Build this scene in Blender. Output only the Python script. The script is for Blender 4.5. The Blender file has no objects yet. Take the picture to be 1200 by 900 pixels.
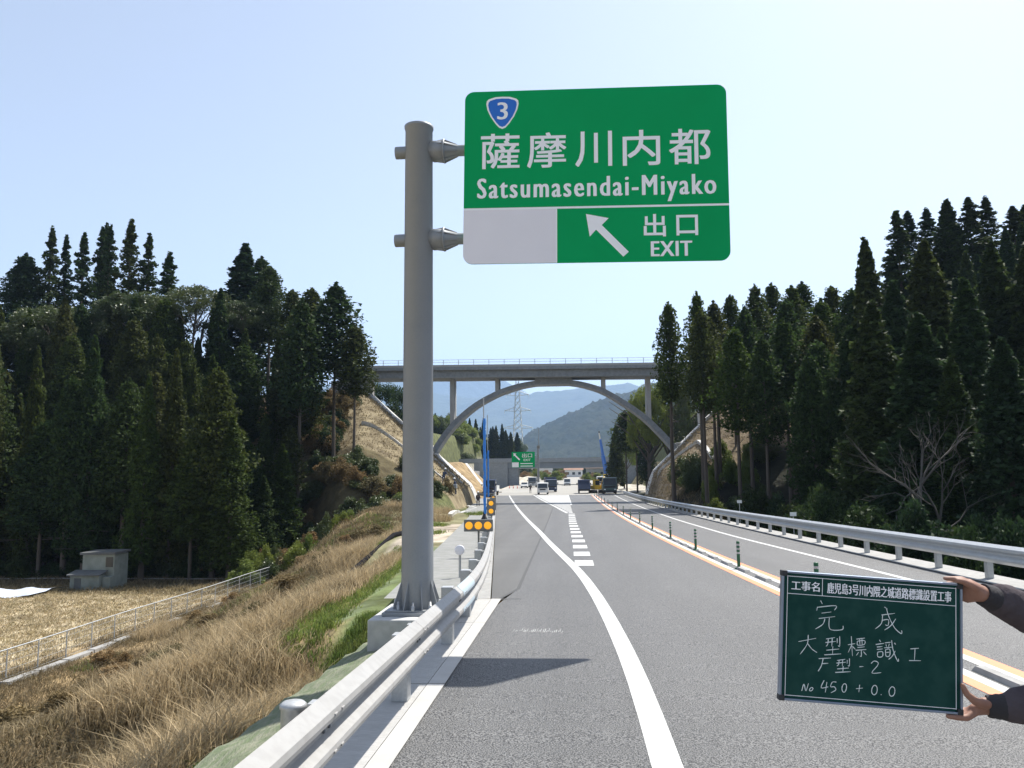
import bpy, bmesh, math, random
import numpy as np
from mathutils import Vector, Matrix
R = math.radians
random.seed(7)
SC = bpy.context.scene
COL = SC.collection

# ---------------------------------------------------------------- camera
cd = bpy.data.cameras.new('camera')
cam = bpy.data.objects.new('camera', cd)
COL.objects.link(cam)
cd.sensor_width = 36.0
cd.lens = 27.9
cd.clip_start = 0.05
cd.clip_end = 30000
_yaw, _pitch, _roll = R(-4.204), R(6.79), R(0.6)
_f = Vector((math.sin(_yaw) * math.cos(_pitch), math.cos(_yaw) * math.cos(_pitch), math.sin(_pitch)))
_r = Vector((math.cos(_yaw), -math.sin(_yaw), 0))
_u = _r.cross(_f)
_r2 = math.cos(_roll) * _r - math.sin(_roll) * _u
_u2 = math.cos(_roll) * _u + math.sin(_roll) * _r
cam.matrix_world = Matrix(((_r2.x, _u2.x, -_f.x, 0), (_r2.y, _u2.y, -_f.y, 0), (_r2.z, _u2.z, -_f.z, 1.9), (0, 0, 0, 1)))
SC.camera = cam

# ---------------------------------------------------------------- world, sun, exposure
SUN = Vector((0.424, 0.49, 1.0)).normalized()          # towards the sun
w = bpy.data.worlds.new('World'); SC.world = w; w.use_nodes = True
wn = w.node_tree
sky = wn.nodes.new('ShaderNodeTexSky'); sky.sky_type = 'NISHITA'; sky.sun_disc = False
sky.sun_elevation = math.asin(SUN.z); sky.sun_rotation = math.atan2(SUN.x, SUN.y)
sky.air_density = 1.0; sky.dust_density = 1.3; sky.ozone_density = 3.0; sky.altitude = 0
hs = wn.nodes.new('ShaderNodeHueSaturation'); hs.inputs['Saturation'].default_value = .56
wn.links.new(sky.outputs[0], hs.inputs['Color']); wn.links.new(hs.outputs[0], wn.nodes['Background'].inputs[0])
wn.nodes['Background'].inputs[1].default_value = 0.105
sl = bpy.data.lights.new('sun', 'SUN'); sl.energy = 5.0; sl.angle = R(0.55); sl.color = (1, .955, .88)
sun = bpy.data.objects.new('sun', sl); COL.objects.link(sun)
sun.rotation_euler = SUN.to_track_quat('Z', 'Y').to_euler(); sun.location = (20, 20, 60)
SC.view_settings.view_transform = 'Standard'; SC.view_settings.look = 'None'
SC.view_settings.exposure = 0.85; SC.view_settings.gamma = 1
SC.cycles.max_bounces = 7; SC.cycles.transparent_max_bounces = 12; SC.cycles.volume_bounces = 1
SC.cycles.volume_step_rate = 4

# ---------------------------------------------------------------- materials
MATS = {}
def mat(name, col, rough=.7, col2=None, ns=4., contrast=.5, bump=0., bs=40., metal=0., detail=4., stretch=None,
        trans=0., rand=None, spec=.5, emit=0., coords='Object', fine=None, island=None, streak=None):
    if name in MATS: return MATS[name]
    m = bpy.data.materials.new(name); m.use_nodes = True
    nt = m.node_tree; N = nt.nodes; Lk = nt.links
    b = N['Principled BSDF']
    b.inputs['Roughness'].default_value = rough; b.inputs['Metallic'].default_value = metal
    b.inputs['Specular IOR Level'].default_value = spec
    tc = N.new('ShaderNodeTexCoord'); src = tc.outputs[coords]
    if stretch:
        mp = N.new('ShaderNodeMapping'); mp.inputs['Scale'].default_value = stretch
        Lk.new(src, mp.inputs[0]); src = mp.outputs[0]
    c1 = (*col, 1); out = None
    if col2:
        n = N.new('ShaderNodeTexNoise'); n.inputs['Scale'].default_value = ns; n.inputs['Detail'].default_value = detail
        Lk.new(src, n.inputs['Vector'])
        cr = N.new('ShaderNodeValToRGB'); e = cr.color_ramp.elements
        e[0].position = .5 - contrast / 2; e[1].position = .5 + contrast / 2
        e[0].color = c1; e[1].color = (*col2, 1)
        Lk.new(n.outputs[0], cr.inputs[0]); out = cr.outputs[0]
    if fine:                                   # (scale, colour, amount): a second speckle layer
        n2 = N.new('ShaderNodeTexNoise'); n2.inputs['Scale'].default_value = fine[0]; n2.inputs['Detail'].default_value = 3
        Lk.new(src, n2.inputs['Vector'])
        r2 = N.new('ShaderNodeValToRGB'); r2.color_ramp.elements[0].position = fine[3] if len(fine) > 3 else .42; r2.color_ramp.elements[1].position = fine[4] if len(fine) > 3 else .6
        r2.color_ramp.elements[0].color = (0, 0, 0, 1); r2.color_ramp.elements[1].color = (fine[2],) * 3 + (1,)
        Lk.new(n2.outputs[0], r2.inputs[0])
        mx = N.new('ShaderNodeMixRGB'); mx.inputs[2].default_value = (*fine[1], 1)
        Lk.new(r2.outputs[0], mx.inputs[0])
        if out: Lk.new(out, mx.inputs[1])
        else: mx.inputs[1].default_value = c1
        out = mx.outputs[0]
    def mulramp(fac, c0, c1_, p0=0., p1=1.):
        nonlocal out
        r4 = N.new('ShaderNodeValToRGB'); r4.color_ramp.elements[0].color = (*c0, 1); r4.color_ramp.elements[1].color = (*c1_, 1)
        r4.color_ramp.elements[0].position = p0; r4.color_ramp.elements[1].position = p1
        Lk.new(fac, r4.inputs[0]); mx = N.new('ShaderNodeMixRGB'); mx.blend_type = 'MULTIPLY'; mx.inputs[0].default_value = 1
        if out: Lk.new(out, mx.inputs[1])
        else: mx.inputs[1].default_value = c1
        Lk.new(r4.outputs[0], mx.inputs[2]); out = mx.outputs[0]
    if island:
        ge = N.new('ShaderNodeNewGeometry'); mulramp(ge.outputs['Random Per Island'], *island)
    if streak:                                 # (mapping scale, dark, light)
        m5 = N.new('ShaderNodeMapping'); m5.inputs['Scale'].default_value = streak[0]; Lk.new(tc.outputs['Object'], m5.inputs[0])
        n5 = N.new('ShaderNodeTexNoise'); n5.inputs['Scale'].default_value = 1; n5.inputs['Detail'].default_value = 5
        Lk.new(m5.outputs[0], n5.inputs['Vector']); mulramp(n5.outputs[0], (streak[1],) * 3, (streak[2],) * 3, .35, .65)
    if rand:                                   # per-object tint
        oi = N.new('ShaderNodeObjectInfo'); r3 = N.new('ShaderNodeValToRGB')
        for i, (p, c) in enumerate(rand):
            e = r3.color_ramp.elements[i] if i < 2 else r3.color_ramp.elements.new(p)
            e.position = p; e.color = (*c, 1)
        Lk.new(oi.outputs['Random'], r3.inputs[0])
        mx = N.new('ShaderNodeMixRGB'); mx.blend_type = 'MULTIPLY'; mx.inputs[0].default_value = 1
        if out: Lk.new(out, mx.inputs[1])
        else: mx.inputs[1].default_value = c1
        Lk.new(r3.outputs[0], mx.inputs[2]); out = mx.outputs[0]
    if out: Lk.new(out, b.inputs['Base Color'])
    else: b.inputs['Base Color'].default_value = c1
    if bump:
        nb = N.new('ShaderNodeTexNoise'); nb.inputs['Scale'].default_value = bs; nb.inputs['Detail'].default_value = 4
        Lk.new(src, nb.inputs['Vector'])
        bp = N.new('ShaderNodeBump'); bp.inputs['Strength'].default_value = 1; bp.inputs['Distance'].default_value = bump
        Lk.new(nb.outputs[0], bp.inputs['Height']); Lk.new(bp.outputs[0], b.inputs['Normal'])
    if emit:
        b.inputs['Emission Color'].default_value = c1; b.inputs['Emission Strength'].default_value = emit
    if trans:
        t = N.new('ShaderNodeBsdfTranslucent'); ms = N.new('ShaderNodeMixShader'); ms.inputs[0].default_value = trans
        if out: Lk.new(out, t.inputs[0])
        else: t.inputs[0].default_value = c1
        Lk.new(b.outputs[0], ms.inputs[1]); Lk.new(t.outputs[0], ms.inputs[2])
        Lk.new(ms.outputs[0], N['Material Output'].inputs[0])
    MATS[name] = m
    return m

M_asph = mat('asphalt', (.155, .154, .150), .62, (.19, .188, .182), .35, .6, bump=.010, bs=85, fine=(85, (.010, .010, .012), 1., .44, .56), streak=((.9, .05, 1), .88, 1.08))
M_asph_old = mat('asphalt_ramp', (.105, .104, .10), .68, (.14, .138, .132), .5, .6, bump=.010, bs=95, fine=(95, (.05, .05, .05), .8), streak=((1.2, .06, 1), .84, 1.08))
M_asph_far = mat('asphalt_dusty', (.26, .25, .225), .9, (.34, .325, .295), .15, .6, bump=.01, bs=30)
M_white = mat('road_paint_white', (.60, .60, .585), .65, (.50, .50, .485), 5, .5, bump=.003, bs=90, fine=(40, (.30, .30, .29), .5))
M_orange = mat('road_paint_orange', (.74, .26, .12), .6, (.66, .235, .11), 5, .5, bump=.002, bs=90)
M_conc = mat('concrete', (.36, .36, .35), .85, (.44, .44, .43), 1.3, .6, bump=.003, bs=40, fine=(9, (.28, .28, .27), .35))
M_conc_w = mat('concrete_pale', (.28, .275, .26), .85, (.35, .345, .33), 1.1, .6, bump=.004, bs=30, fine=(7, (.22, .215, .205), .5))
M_conc_d = mat('concrete_bridge', (.23, .255, .275), .85, (.30, .32, .335), .8, .7, bump=.004, bs=20, fine=(3, (.17, .18, .185), .4))
M_seam = mat('joint_filler', (.06, .06, .06), .8)
M_galv = mat('galvanised_steel', (.40, .41, .41), .42, (.48, .49, .49), 8, .6, metal=.35, fine=(40, (.34, .35, .35), .4))
M_pole = mat('grey_painted_steel', (.225, .245, .265), .5, (.265, .28, .295), 3, .6, fine=(60, (.29, .30, .30), .4), metal=.2)
M_beam = mat('white_beam_paint', (.36, .355, .343), .5, (.31, .303, .29), 2, .6, fine=(12, (.25, .242, .23), .35), spec=.35)
M_beam_f = mat('galvanised_beam', (.48, .49, .49), .4, (.56, .57, .57), 3, .6, metal=.3, fine=(12, (.40, .41, .41), .3))
M_bolt = mat('bolt_steel', (.10, .11, .12), .4, metal=.6)
M_tape = mat('reflective_tape', (.42, .52, .58), .3, (.50, .60, .66), 30, .6)
M_green = mat('sign_green', (.0, .34, .10), .6, (.0, .37, .115), 1.2, .6, spec=.12)
M_signw = mat('sign_white', (.95, .95, .97), .5, spec=.4)
M_signg = mat('sign_blank', (.82, .80, .84), .5, (.86, .84, .88), 2, .6, spec=.3)
M_blue = mat('sign_blue', (.02, .16, .62), .5, spec=.4)
M_alu = mat('aluminium', (.55, .55, .55), .4, metal=.6)
M_led = mat('lamp_amber', (.95, .42, .02), .4, emit=.35)
M_dark = mat('dark_rubber', (.03, .032, .035), .7)
M_box = mat('lamp_box_grey', (.16, .16, .15), .6)
M_dgreen = mat('delineator_green', (.015, .10, .035), .5)
M_bluefl = mat('blue_cloth', (.04, .20, .62), .8, (.05, .26, .72), 3, .6)
M_bluepaint = mat('blue_paint', (.03, .13, .45), .4)
M_yellow = mat('yellow_paint', (.65, .42, .04), .5)
M_red = mat('red_cone', (.75, .08, .03), .5)
M_vwhite = mat('vehicle_white', (.75, .76, .75), .3)
M_vdark = mat('vehicle_dark_blue', (.04, .06, .12), .35)
M_vteal = mat('vehicle_teal', (.07, .12, .12), .35)
M_vgrey = mat('vehicle_grey', (.30, .33, .36), .3)
M_glass = mat('dark_glass', (.03, .04, .05), .12, spec=.7)
M_tyre = mat('tyre', (.02, .02, .02), .8)
M_bark = mat('bark', (.075, .060, .047), .9, (.13, .11, .09), 3, .6, bump=.02, bs=14, stretch=(1, 1, .25))
M_bark_pale = mat('bark_pale', (.10, .092, .080), .9, (.075, .07, .06), 4, .6)
_cr = [(0, (.70, .90, .75)), (1, (1.05, 1.0, .65)), (.35, (.85, 1.0, .7)), (.6, (1.22, .98, .7)), (.8, (1.0, 1.18, .6))]
M_cedar = mat('cedar_foliage', (.024, .046, .020), .7, (.064, .086, .036), .5, .6, island=((.6, .6, .6), (1.7, 1.55, 1.25)), trans=.40, rand=_cr, spec=.2)
M_cedar_dk = mat('cedar_foliage_dark', (.019, .037, .020), .7, (.050, .070, .034), .5, .6, island=((.6, .6, .6), (1.7, 1.55, 1.25)), trans=.30,
                 rand=[(0, (.65, .85, .85)), (1, (1.3, 1.15, .75)), (.5, (.9, 1.1, .75))], spec=.2)
M_leaf = mat('broadleaf_foliage', (.040, .062, .022), .45, (.105, .130, .050), .8, .6, trans=.3, spec=.5,
             rand=[(0, (.8, .9, .8)), (1, (1.15, 1.1, .9))])
M_leaf_lt = mat('bright_foliage', (.10, .145, .03), .6, (.20, .24, .07), .8, .6, trans=.4, spec=.3,
                rand=[(0, (.8, .9, .8)), (1, (1.2, 1.1, .8))])
M_brush = mat('dry_brush', (.24, .17, .09), .9, (.13, .11, .055), .9, .5, trans=.25,
              rand=[(0, (.7, .8, .7)), (1, (1.3, 1.1, .9))])
M_straw = mat('dry_grass', (.46, .375, .245), .9, (.34, .27, .165), .5, .4, trans=.35, fine=(1.3, (.52, .43, .29), .7), island=((.5, .48, .42), (1.45, 1.4, 1.3)))
M_straw2 = mat('dead_weeds', (.20, .16, .10), .9, (.29, .24, .15), .7, .5, trans=.3, fine=(1.1, (.13, .11, .06), .7), island=((.5, .48, .42), (1.45, 1.4, 1.3)))
M_stub = mat('stubble', (.52, .45, .32), .9, (.40, .33, .22), .8, .5, trans=.2, fine=(2., (.27, .24, .12), .5), island=((.5, .48, .42), (1.45, 1.4, 1.3)))
M_grass = mat('green_grass', (.075, .13, .025), .8, (.16, .235, .06), 1.5, .5, trans=.4, fine=(3, (.30, .30, .09), .4), island=((.5, .48, .42), (1.45, 1.4, 1.3)))
M_skin = mat('skin', (.32, .17, .115), .6, (.25, .125, .085), 30, .6, bump=.0006, bs=300)
M_jacket = mat('jacket_cloth', (.060, .050, .056), .95, (.100, .086, .092), 14, .6, bump=.008, bs=28, spec=.1)
M_trouser = mat('trouser_cloth', (.06, .065, .08), .9)
M_hair = mat('hair', (.012, .01, .009), .6)
M_helmet = mat('helmet_white', (.8, .8, .78), .3)
M_bboard = mat('blackboard_green', (.007, .042, .035), .85, (.012, .055, .046), 5, .7, fine=(16, (.03, .085, .072), .35), spec=.15)
M_chalk = mat('chalk', (.75, .82, .80), .95)
M_frame = mat('board_frame', (.25, .30, .38), .35, metal=.5)
M_tarp = mat('tarp', (.55, .60, .68), .5, (.45, .50, .60), 1, .6, bump=.05, bs=2)
M_hutwall = mat('hut_wall', (.27, .30, .27), .85, (.15, .17, .15), 1.6, .6, bump=.004, bs=20)
M_hutroof = mat('hut_roof', (.07, .075, .075), .8, (.13, .135, .135), 2, .6)
M_wire = mat('fence_wire', (.45, .47, .48), .5, metal=.4)

# ground material: colour attribute (ground cover plus painted forest shade) x noise
def ground_mat():
    m = bpy.data.materials.new('ground_cover'); m.use_nodes = True
    nt = m.node_tree; N = nt.nodes; Lk = nt.links; b = N['Principled BSDF']
    b.inputs['Roughness'].default_value = .95; b.inputs['Specular IOR Level'].default_value = .15
    a = N.new('ShaderNodeAttribute'); a.attribute_name = 'cover'
    tc = N.new('ShaderNodeTexCoord')
    n = N.new('ShaderNodeTexNoise'); n.inputs['Scale'].default_value = .7; n.inputs['Detail'].default_value = 9
    Lk.new(tc.outputs['Object'], n.inputs[0])
    cr = N.new('ShaderNodeValToRGB'); cr.color_ramp.elements[0].position = .3; cr.color_ramp.elements[1].position = .7
    cr.color_ramp.elements[0].color = (.55, .52, .5, 1); cr.color_ramp.elements[1].color = (1.4, 1.4, 1.4, 1)
    Lk.new(n.outputs[0], cr.inputs[0])
    mx = N.new('ShaderNodeMixRGB'); mx.blend_type = 'MULTIPLY'; mx.inputs[0].default_value = 1
    Lk.new(a.outputs['Color'], mx.inputs[1]); Lk.new(cr.outputs[0], mx.inputs[2]); Lk.new(mx.outputs[0], b.inputs['Base Color'])
    nb = N.new('ShaderNodeTexNoise'); nb.inputs['Scale'].default_value = 3; nb.inputs['Detail'].default_value = 6
    Lk.new(tc.outputs['Object'], nb.inputs[0])
    bp = N.new('ShaderNodeBump'); bp.inputs['Distance'].default_value = .12; bp.inputs['Strength'].default_value = .8
    Lk.new(nb.outputs[0], bp.inputs['Height']); Lk.new(bp.outputs[0], b.inputs['Normal'])
    return m
M_ground = ground_mat()

# ---------------------------------------------------------------- helpers
def tag(o, label=None, cat=None, group=None, kind=None):
    if label: o['label'] = label
    if cat: o['category'] = cat
    if group: o['group'] = group
    if kind: o['kind'] = kind
    return o
def link(name, me, m=None, parent=None, loc=None, rz=0):
    o = bpy.data.objects.new(name, me); COL.objects.link(o)
    if m is not None and me is not None and not me.materials: me.materials.append(m)
    if parent: o.parent = parent
    if loc: o.location = loc
    if rz: o.rotation_euler = (0, 0, rz)
    return o
def empty(name, loc, rz=0):
    o = bpy.data.objects.new(name, None); COL.objects.link(o); o.location = loc; o.rotation_euler = (0, 0, rz)
    o.empty_display_size = .2
    return o
def copy_tree(o, parent=None):
    c = o.copy(); COL.objects.link(c); c.parent = parent
    for ch in list(o.children): copy_tree(ch, c)
    return c

class MB:
    def __init__(s): s.v = []; s.f = []; s.sm = []
    def add(s, vs, fs, smooth=False):
        k = len(s.v); s.v += [tuple(p) for p in vs]; s.f += [tuple(i + k for i in f) for f in fs]; s.sm += [smooth] * len(fs); return s
    def box(s, x0, x1, y0, y1, z0, z1, bev=0):
        if bev:
            bm = bmesh.new(); bmesh.ops.create_cube(bm, size=1)
            for v in bm.verts: v.co = Vector(((x0 + x1) / 2 + v.co.x * (x1 - x0), (y0 + y1) / 2 + v.co.y * (y1 - y0), (z0 + z1) / 2 + v.co.z * (z1 - z0)))
            bmesh.ops.bevel(bm, geom=bm.edges[:], offset=bev, segments=2, affect='EDGES', profile=.5)
            bm.verts.index_update(); s.add([v.co for v in bm.verts], [[v.index for v in f.verts] for f in bm.faces]); bm.free(); return s
        v = [(x, y, z) for x in (x0, x1) for y in (y0, y1) for z in (z0, z1)]
        return s.add(v, [(0, 1, 3, 2), (4, 6, 7, 5), (0, 4, 5, 1), (2, 3, 7, 6), (0, 2, 6, 4), (1, 5, 7, 3)])
    def prism(s, pts, a0, a1, axis='x', smooth=False):
        """pts 2-D outline, extruded along axis from a0 to a1"""
        n = len(pts)
        def P(p, a): return {'x': (a, p[0], p[1]), 'y': (p[0], a, p[1]), 'z': (p[0], p[1], a)}[axis]
        s.add([P(p, a0) for p in pts] + [P(p, a1) for p in pts],
              [tuple(range(n))[::-1], tuple(range(n, 2 * n))] + [(i, (i + 1) % n, n + (i + 1) % n, n + i) for i in range(n)], smooth)
        return s
    def tube(s, path, r, n=8, cap=True, smooth=True):
        path = [Vector(p) for p in path]; rs = r if isinstance(r, (list, tuple)) else [r] * len(path)
        vs = []; fs = []
        for i, p in enumerate(path):
            d = (path[min(i + 1, len(path) - 1)] - path[max(i - 1, 0)]).normalized()
            a = d.cross(Vector((0, 0, 1)) if abs(d.z) < .9 else Vector((1, 0, 0))).normalized(); b = d.cross(a)
            for k in range(n):
                t = 2 * math.pi * k / n
                vs.append(p + rs[i] * (math.cos(t) * a + math.sin(t) * b))
        for i in range(len(path) - 1):
            for k in range(n):
                fs.append((i * n + k, i * n + (k + 1) % n, (i + 1) * n + (k + 1) % n, (i + 1) * n + k))
        s.add(vs, fs, smooth)
        if cap: s.add(vs[:n], [tuple(range(n))[::-1]]); s.add(vs[-n:], [tuple(range(n))])
        return s
    def lathe(s, prof, n=24, axis='z', c=(0, 0, 0), smooth=True):
        vs = []; fs = []
        for r, h in prof:
            for k in range(n):
                t = 2 * math.pi * k / n; a, b = r * math.cos(t), r * math.sin(t)
                p = {'z': (a, b, h), 'x': (h, a, b), 'y': (a, h, b)}[axis]
                vs.append((p[0] + c[0], p[1] + c[1], p[2] + c[2]))
        for i in range(len(prof) - 1):
            for k in range(n): fs.append((i * n + k, i * n + (k + 1) % n, (i + 1) * n + (k + 1) % n, (i + 1) * n + k))
        s.add(vs, fs, smooth); s.add(vs[:n], [tuple(range(n))[::-1]]); s.add(vs[-n:], [tuple(range(n))])
        return s
    def xf(s, fn): s.v = [tuple(fn(Vector(p))) for p in s.v]; return s
    def mesh(s, name, m=None):
        me = bpy.data.meshes.new(name); me.from_pydata(s.v, [], s.f)
        bm = bmesh.new(); bm.from_mesh(me); bmesh.ops.recalc_face_normals(bm, faces=bm.faces); bm.to_mesh(me); bm.free()
        for p, q in zip(me.polygons, s.sm): p.use_smooth = q
        if m: me.materials.append(m)
        return me
    def build(s, name, m, parent=None, loc=None, rz=0):
        return link(name, s.mesh(name, m), None, parent, loc, rz)
    def sheet(s, name, m, parent=None):           # keep winding (flat sheets facing up)
        me = bpy.data.meshes.new(name); me.from_pydata(s.v, [], s.f); me.materials.append(m); return link(name, me, None, parent)

def text_mesh(body, w, h, name, m, parent, x, z, y, bold=0., space=1., resolution=3, copies=((0, 0),)):
    """lettering fitted into w x h with its lower-left corner at (x, z) on the plane y, facing -Y"""
    cu = bpy.data.curves.new('lettering', 'FONT'); cu.body = body; cu.size = 1; cu.offset = bold; cu.space_character = space; cu.resolution_u = resolution
    to = bpy.data.objects.new('lettering', cu); COL.objects.link(to)
    dg = bpy.context.evaluated_depsgraph_get(); dg.update()
    t = bpy.data.meshes.new_from_object(to.evaluated_get(dg))
    bpy.data.objects.remove(to); bpy.data.curves.remove(cu)
    co = np.empty(len(t.vertices) * 3); t.vertices.foreach_get('co', co); co = co.reshape(-1, 3)
    fs = [tuple(p.vertices) for p in t.polygons]; bpy.data.meshes.remove(t)
    mx_, mz_ = max(c[0] for c in copies), max(c[1] for c in copies)
    mn = co.min(0); mx = co.max(0); sx = (w - mx_) / (mx[0] - mn[0]); sz = (h - mz_) / (mx[1] - mn[1])
    V = []; F_ = []
    for k, (dx, dz) in enumerate(copies):
        X = (co[:, 0] - mn[0]) * sx + x + dx; Z = (co[:, 1] - mn[1]) * sz + z + dz; b = len(V)
        V += list(zip(X.tolist(), [y - (.0004 if w > .05 else .00005) * k] * len(X), Z.tolist())); F_ += [tuple(q + b for q in f) for f in fs]
    me = bpy.data.meshes.new(name); me.from_pydata(V, [], F_); me.materials.append(m)
    return link(name, me, None, parent)

def ss(a, b, x):
    t = np.clip((np.asarray(x, float) - a) / (b - a), 0, 1); return t * t * (3 - 2 * t)

# ---------------------------------------------------------------- terrain functions
def road_z(y):
    y = np.asarray(y, float)
    a = np.clip(y, -40, 212); z = -.0194 * a + 8e-5 * a * a
    z = z + (np.clip(y, 212, 600) - 212) * .01452
    return z
def rz(y): return float(road_z(y))
def left_edge(y):
    y = np.asarray(y, float)
    return np.where(y < 14.6, -1.36, np.maximum(-.0935 * y, -14.2 - 0 * y))
_rs = np.random.RandomState(3)
_K = [(_rs.uniform(.05, .5, 2) * _rs.choice([-1, 1], 2), _rs.uniform(0, 6.28), 1) for _ in range(14)]
def wob(x, y):
    z = 0
    for k, p, a in _K: z = z + np.sin(k[0] * x + k[1] * y + p) / (1 + 6 * math.hypot(*k))
    return z * .25
def ground_z(x, y):
    x = np.asarray(x, float); y = np.asarray(y, float)
    r = road_z(y); xl = left_edge(y); dl = xl - x; dr = x - 9.35
    fl = .9 + 1.9 * ss(13.4, 15.4, y) + 2.2 * ss(33, 39, y) - .5 * ss(60, 68, y)
    floorL = -6.1 + 5.2 * ss(44, 64, y) * ss(-23.5, -15.5, x)
    floorL = floorL + np.where(y > 64, (r - 1.2 - floorL) * ss(66, 74 + 40 * ss(-22, -32, x), y), 0)
    L = np.maximum(r - .28 - .12 * ss(39, 33, y) - np.maximum(dl - fl, 0) * (.38 + .08 * ss(25, 45, y)), floorL)
    # cut slope beside the arch bridge, left
    t = ss(64 + 6 * ss(-20, -27, x), 97 + 9 * ss(-22, -30, x), y) * (1 - ss(106.4, 109, y) * ss(-38, -32, x))
    wl = np.clip((-12.3 - x) * .905, 0, 13.6)
    L = np.where(y > 60, np.maximum(L, r - .3 + (wl + 1.6 * ss(-12.0, -13.2, x)) * t - 6.5 * (1 - ss(0, .3, t)) * ss(-14, -21, x)), L)
    # second cut behind the bridge, left
    t2 = ss(138, 150, y) * (1 - ss(166, 169, y))
    L = np.where((y > 135) & (y < 172), np.maximum(L, r - .4 + np.clip((-14.6 - x) * .85, 0, 6.5) * t2), L)
    L = np.maximum(L, -6.1 + 20 * ss(68, 116, y) * ss(-22, -37, x) * (1 - ss(180, 260, y)))
    # low green hill beyond the second bridge, left
    L = L + 11 * np.exp(-((x + 75) / 42) ** 2 - ((y - 330) / 60) ** 2)
    # right
    Rr = r - .22 - np.clip(dr - .6, 0, 7) * .45
    wr = np.clip(2.4 * ss(9.2, 10.6, x) + (x - 8.9) * .96, 0, 13.8)
    tr = ss(66, 97, y) * (1 - ss(106.4, 109, y) * (1 - ss(26, 32, x)))
    Rr = np.where(y > 62, np.maximum(Rr, r - .3 - 2.6 * (1 - ss(62, 72, y)) * ss(9.5, 14, x) + wr * tr), Rr)
    Rr = Rr + 14 * ss(45, 100, y) * ss(24, 44, x) * (1 - ss(200, 300, y))
    mid = r - .06
    z = np.where(dl > .45, L, np.where(dr > .05, Rr, mid))
    amp = np.clip(np.minimum(np.maximum(dl - fl - .5, dr - 1.5), 3) / 3, 0, 1)
    amp = amp * (1 - .9 * ss(-20.5, -22.5, x) * (1 - ss(64, 70, y)))
    cut = ss(80, 86, y) * (1 - ss(112, 118, y)) * (1 - .0 * x)
    amp = amp * (1 - .93 * cut * np.where((x > -34) & (x < 34), 1, 0))
    return z + amp * wob(x, y)
def gz(x, y): return float(ground_z(x, y))

def spaced(segs):
    out = []
    for a, b, st in segs:
        n = max(1, int(round((b - a) / st))); out += list(np.linspace(a, b, n, endpoint=False))
    return np.array(out + [segs[-1][1]])

def build_ground():
    xs = spaced([(-12000, -1500, 1500), (-1500, -300, 150), (-300, -90, 12), (-90, -24, .9), (-24, -1, .45), (-1, 9, 1.0), (9, 40, .6), (40, 90, 2), (90, 300, 12), (300, 1500, 150), (1500, 12000, 1500)])
    ys = spaced([(-1150, -20, 90), (-20, 4, 2), (4, 60, .55), (60, 125, .7), (125, 175, 1.5), (175, 420, 6), (420, 1500, 90), (1500, 12500, 1000)])
    X, Y = np.meshgrid(xs, ys); Z = ground_z(X, Y)
    nx, ny = len(xs), len(ys)
    co = np.stack([X, Y, Z], -1).reshape(-1, 3)
    i = np.arange(nx * ny).reshape(ny, nx)
    f = np.stack([i[:-1, :-1], i[:-1, 1:], i[1:, 1:], i[1:, :-1]], -1).reshape(-1, 4)
    me = bpy.data.meshes.new('ground'); me.from_pydata(co.tolist(), [], f.tolist())
    me.polygons.foreach_set('use_smooth', np.ones(len(f), bool))
    # cover colours: what grows or lies there, plus forest shade painted on the field
    C = np.zeros((ny, nx, 4)); C[..., 3] = 1
    def put(maskv, c):
        mk = np.clip(maskv, 0, 1)[..., None]; C[..., :3] = C[..., :3] * (1 - mk) + np.array(c) * mk
    C[..., :3] = (.10, .11, .045)
    put((X < 0) & (Y < 66), (.27, .20, .11))                               # dead grass bank
    put(((X < -24.2) & (Y < 57)).astype(float), (.40, .34, .23))             # cut field
    put(((X < -22) & (Y >= 56) & (Y < 62)).astype(float), (.17, .14, .075))  # far end of the field darkened, forest shade put into the colour
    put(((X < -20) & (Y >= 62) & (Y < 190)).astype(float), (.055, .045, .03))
    put(ss(60, 70, Y) * (X < -14) * (X > -20), (.16, .12, .065))
    put(((X < -12) & (X > -33) & (Y > 84) & (Y < 109)).astype(float), (.21, .175, .11))
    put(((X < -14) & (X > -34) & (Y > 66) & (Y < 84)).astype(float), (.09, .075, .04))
    dl = left_edge(Y) - X
    put(((dl > 1.9) & (dl < 9) & (Y >= 33) & (Y < 70)).astype(float), (.19, .18, .10))
    put(((dl > 2.3) & (dl < 4.9) & (Y > 36) & (Y < 53)).astype(float), (.38, .33, .26))   # bare earth pad
    put(((dl > 1.9) & (dl < 3.3) & (Y > 15) & (Y < 34)).astype(float), (.15, .18, .10))
    put(((dl > .5) & (dl < 1.9) & (Y < 15.5)).astype(float), (.24, .29, .20))      # green seeding net
    put(((dl > 1.9) & (dl < 3.0) & (Y < 30)).astype(float), (.12, .15, .06))
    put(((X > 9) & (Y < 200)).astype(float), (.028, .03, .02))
    put(((X > 9) & (X < 30) & (Y > 80) & (Y < 109)).astype(float), (.22, .175, .115))
    put(((X < -13) & (X > -30) & (Y > 135) & (Y < 172)).astype(float), (.27, .20, .11))
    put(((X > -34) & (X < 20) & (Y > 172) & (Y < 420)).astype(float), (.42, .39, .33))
    put(((Y > 420)).astype(float), (.10, .13, .05))
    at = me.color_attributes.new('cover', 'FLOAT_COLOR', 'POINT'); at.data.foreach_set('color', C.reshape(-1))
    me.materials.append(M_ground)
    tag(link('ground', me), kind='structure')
build_ground()

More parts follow.
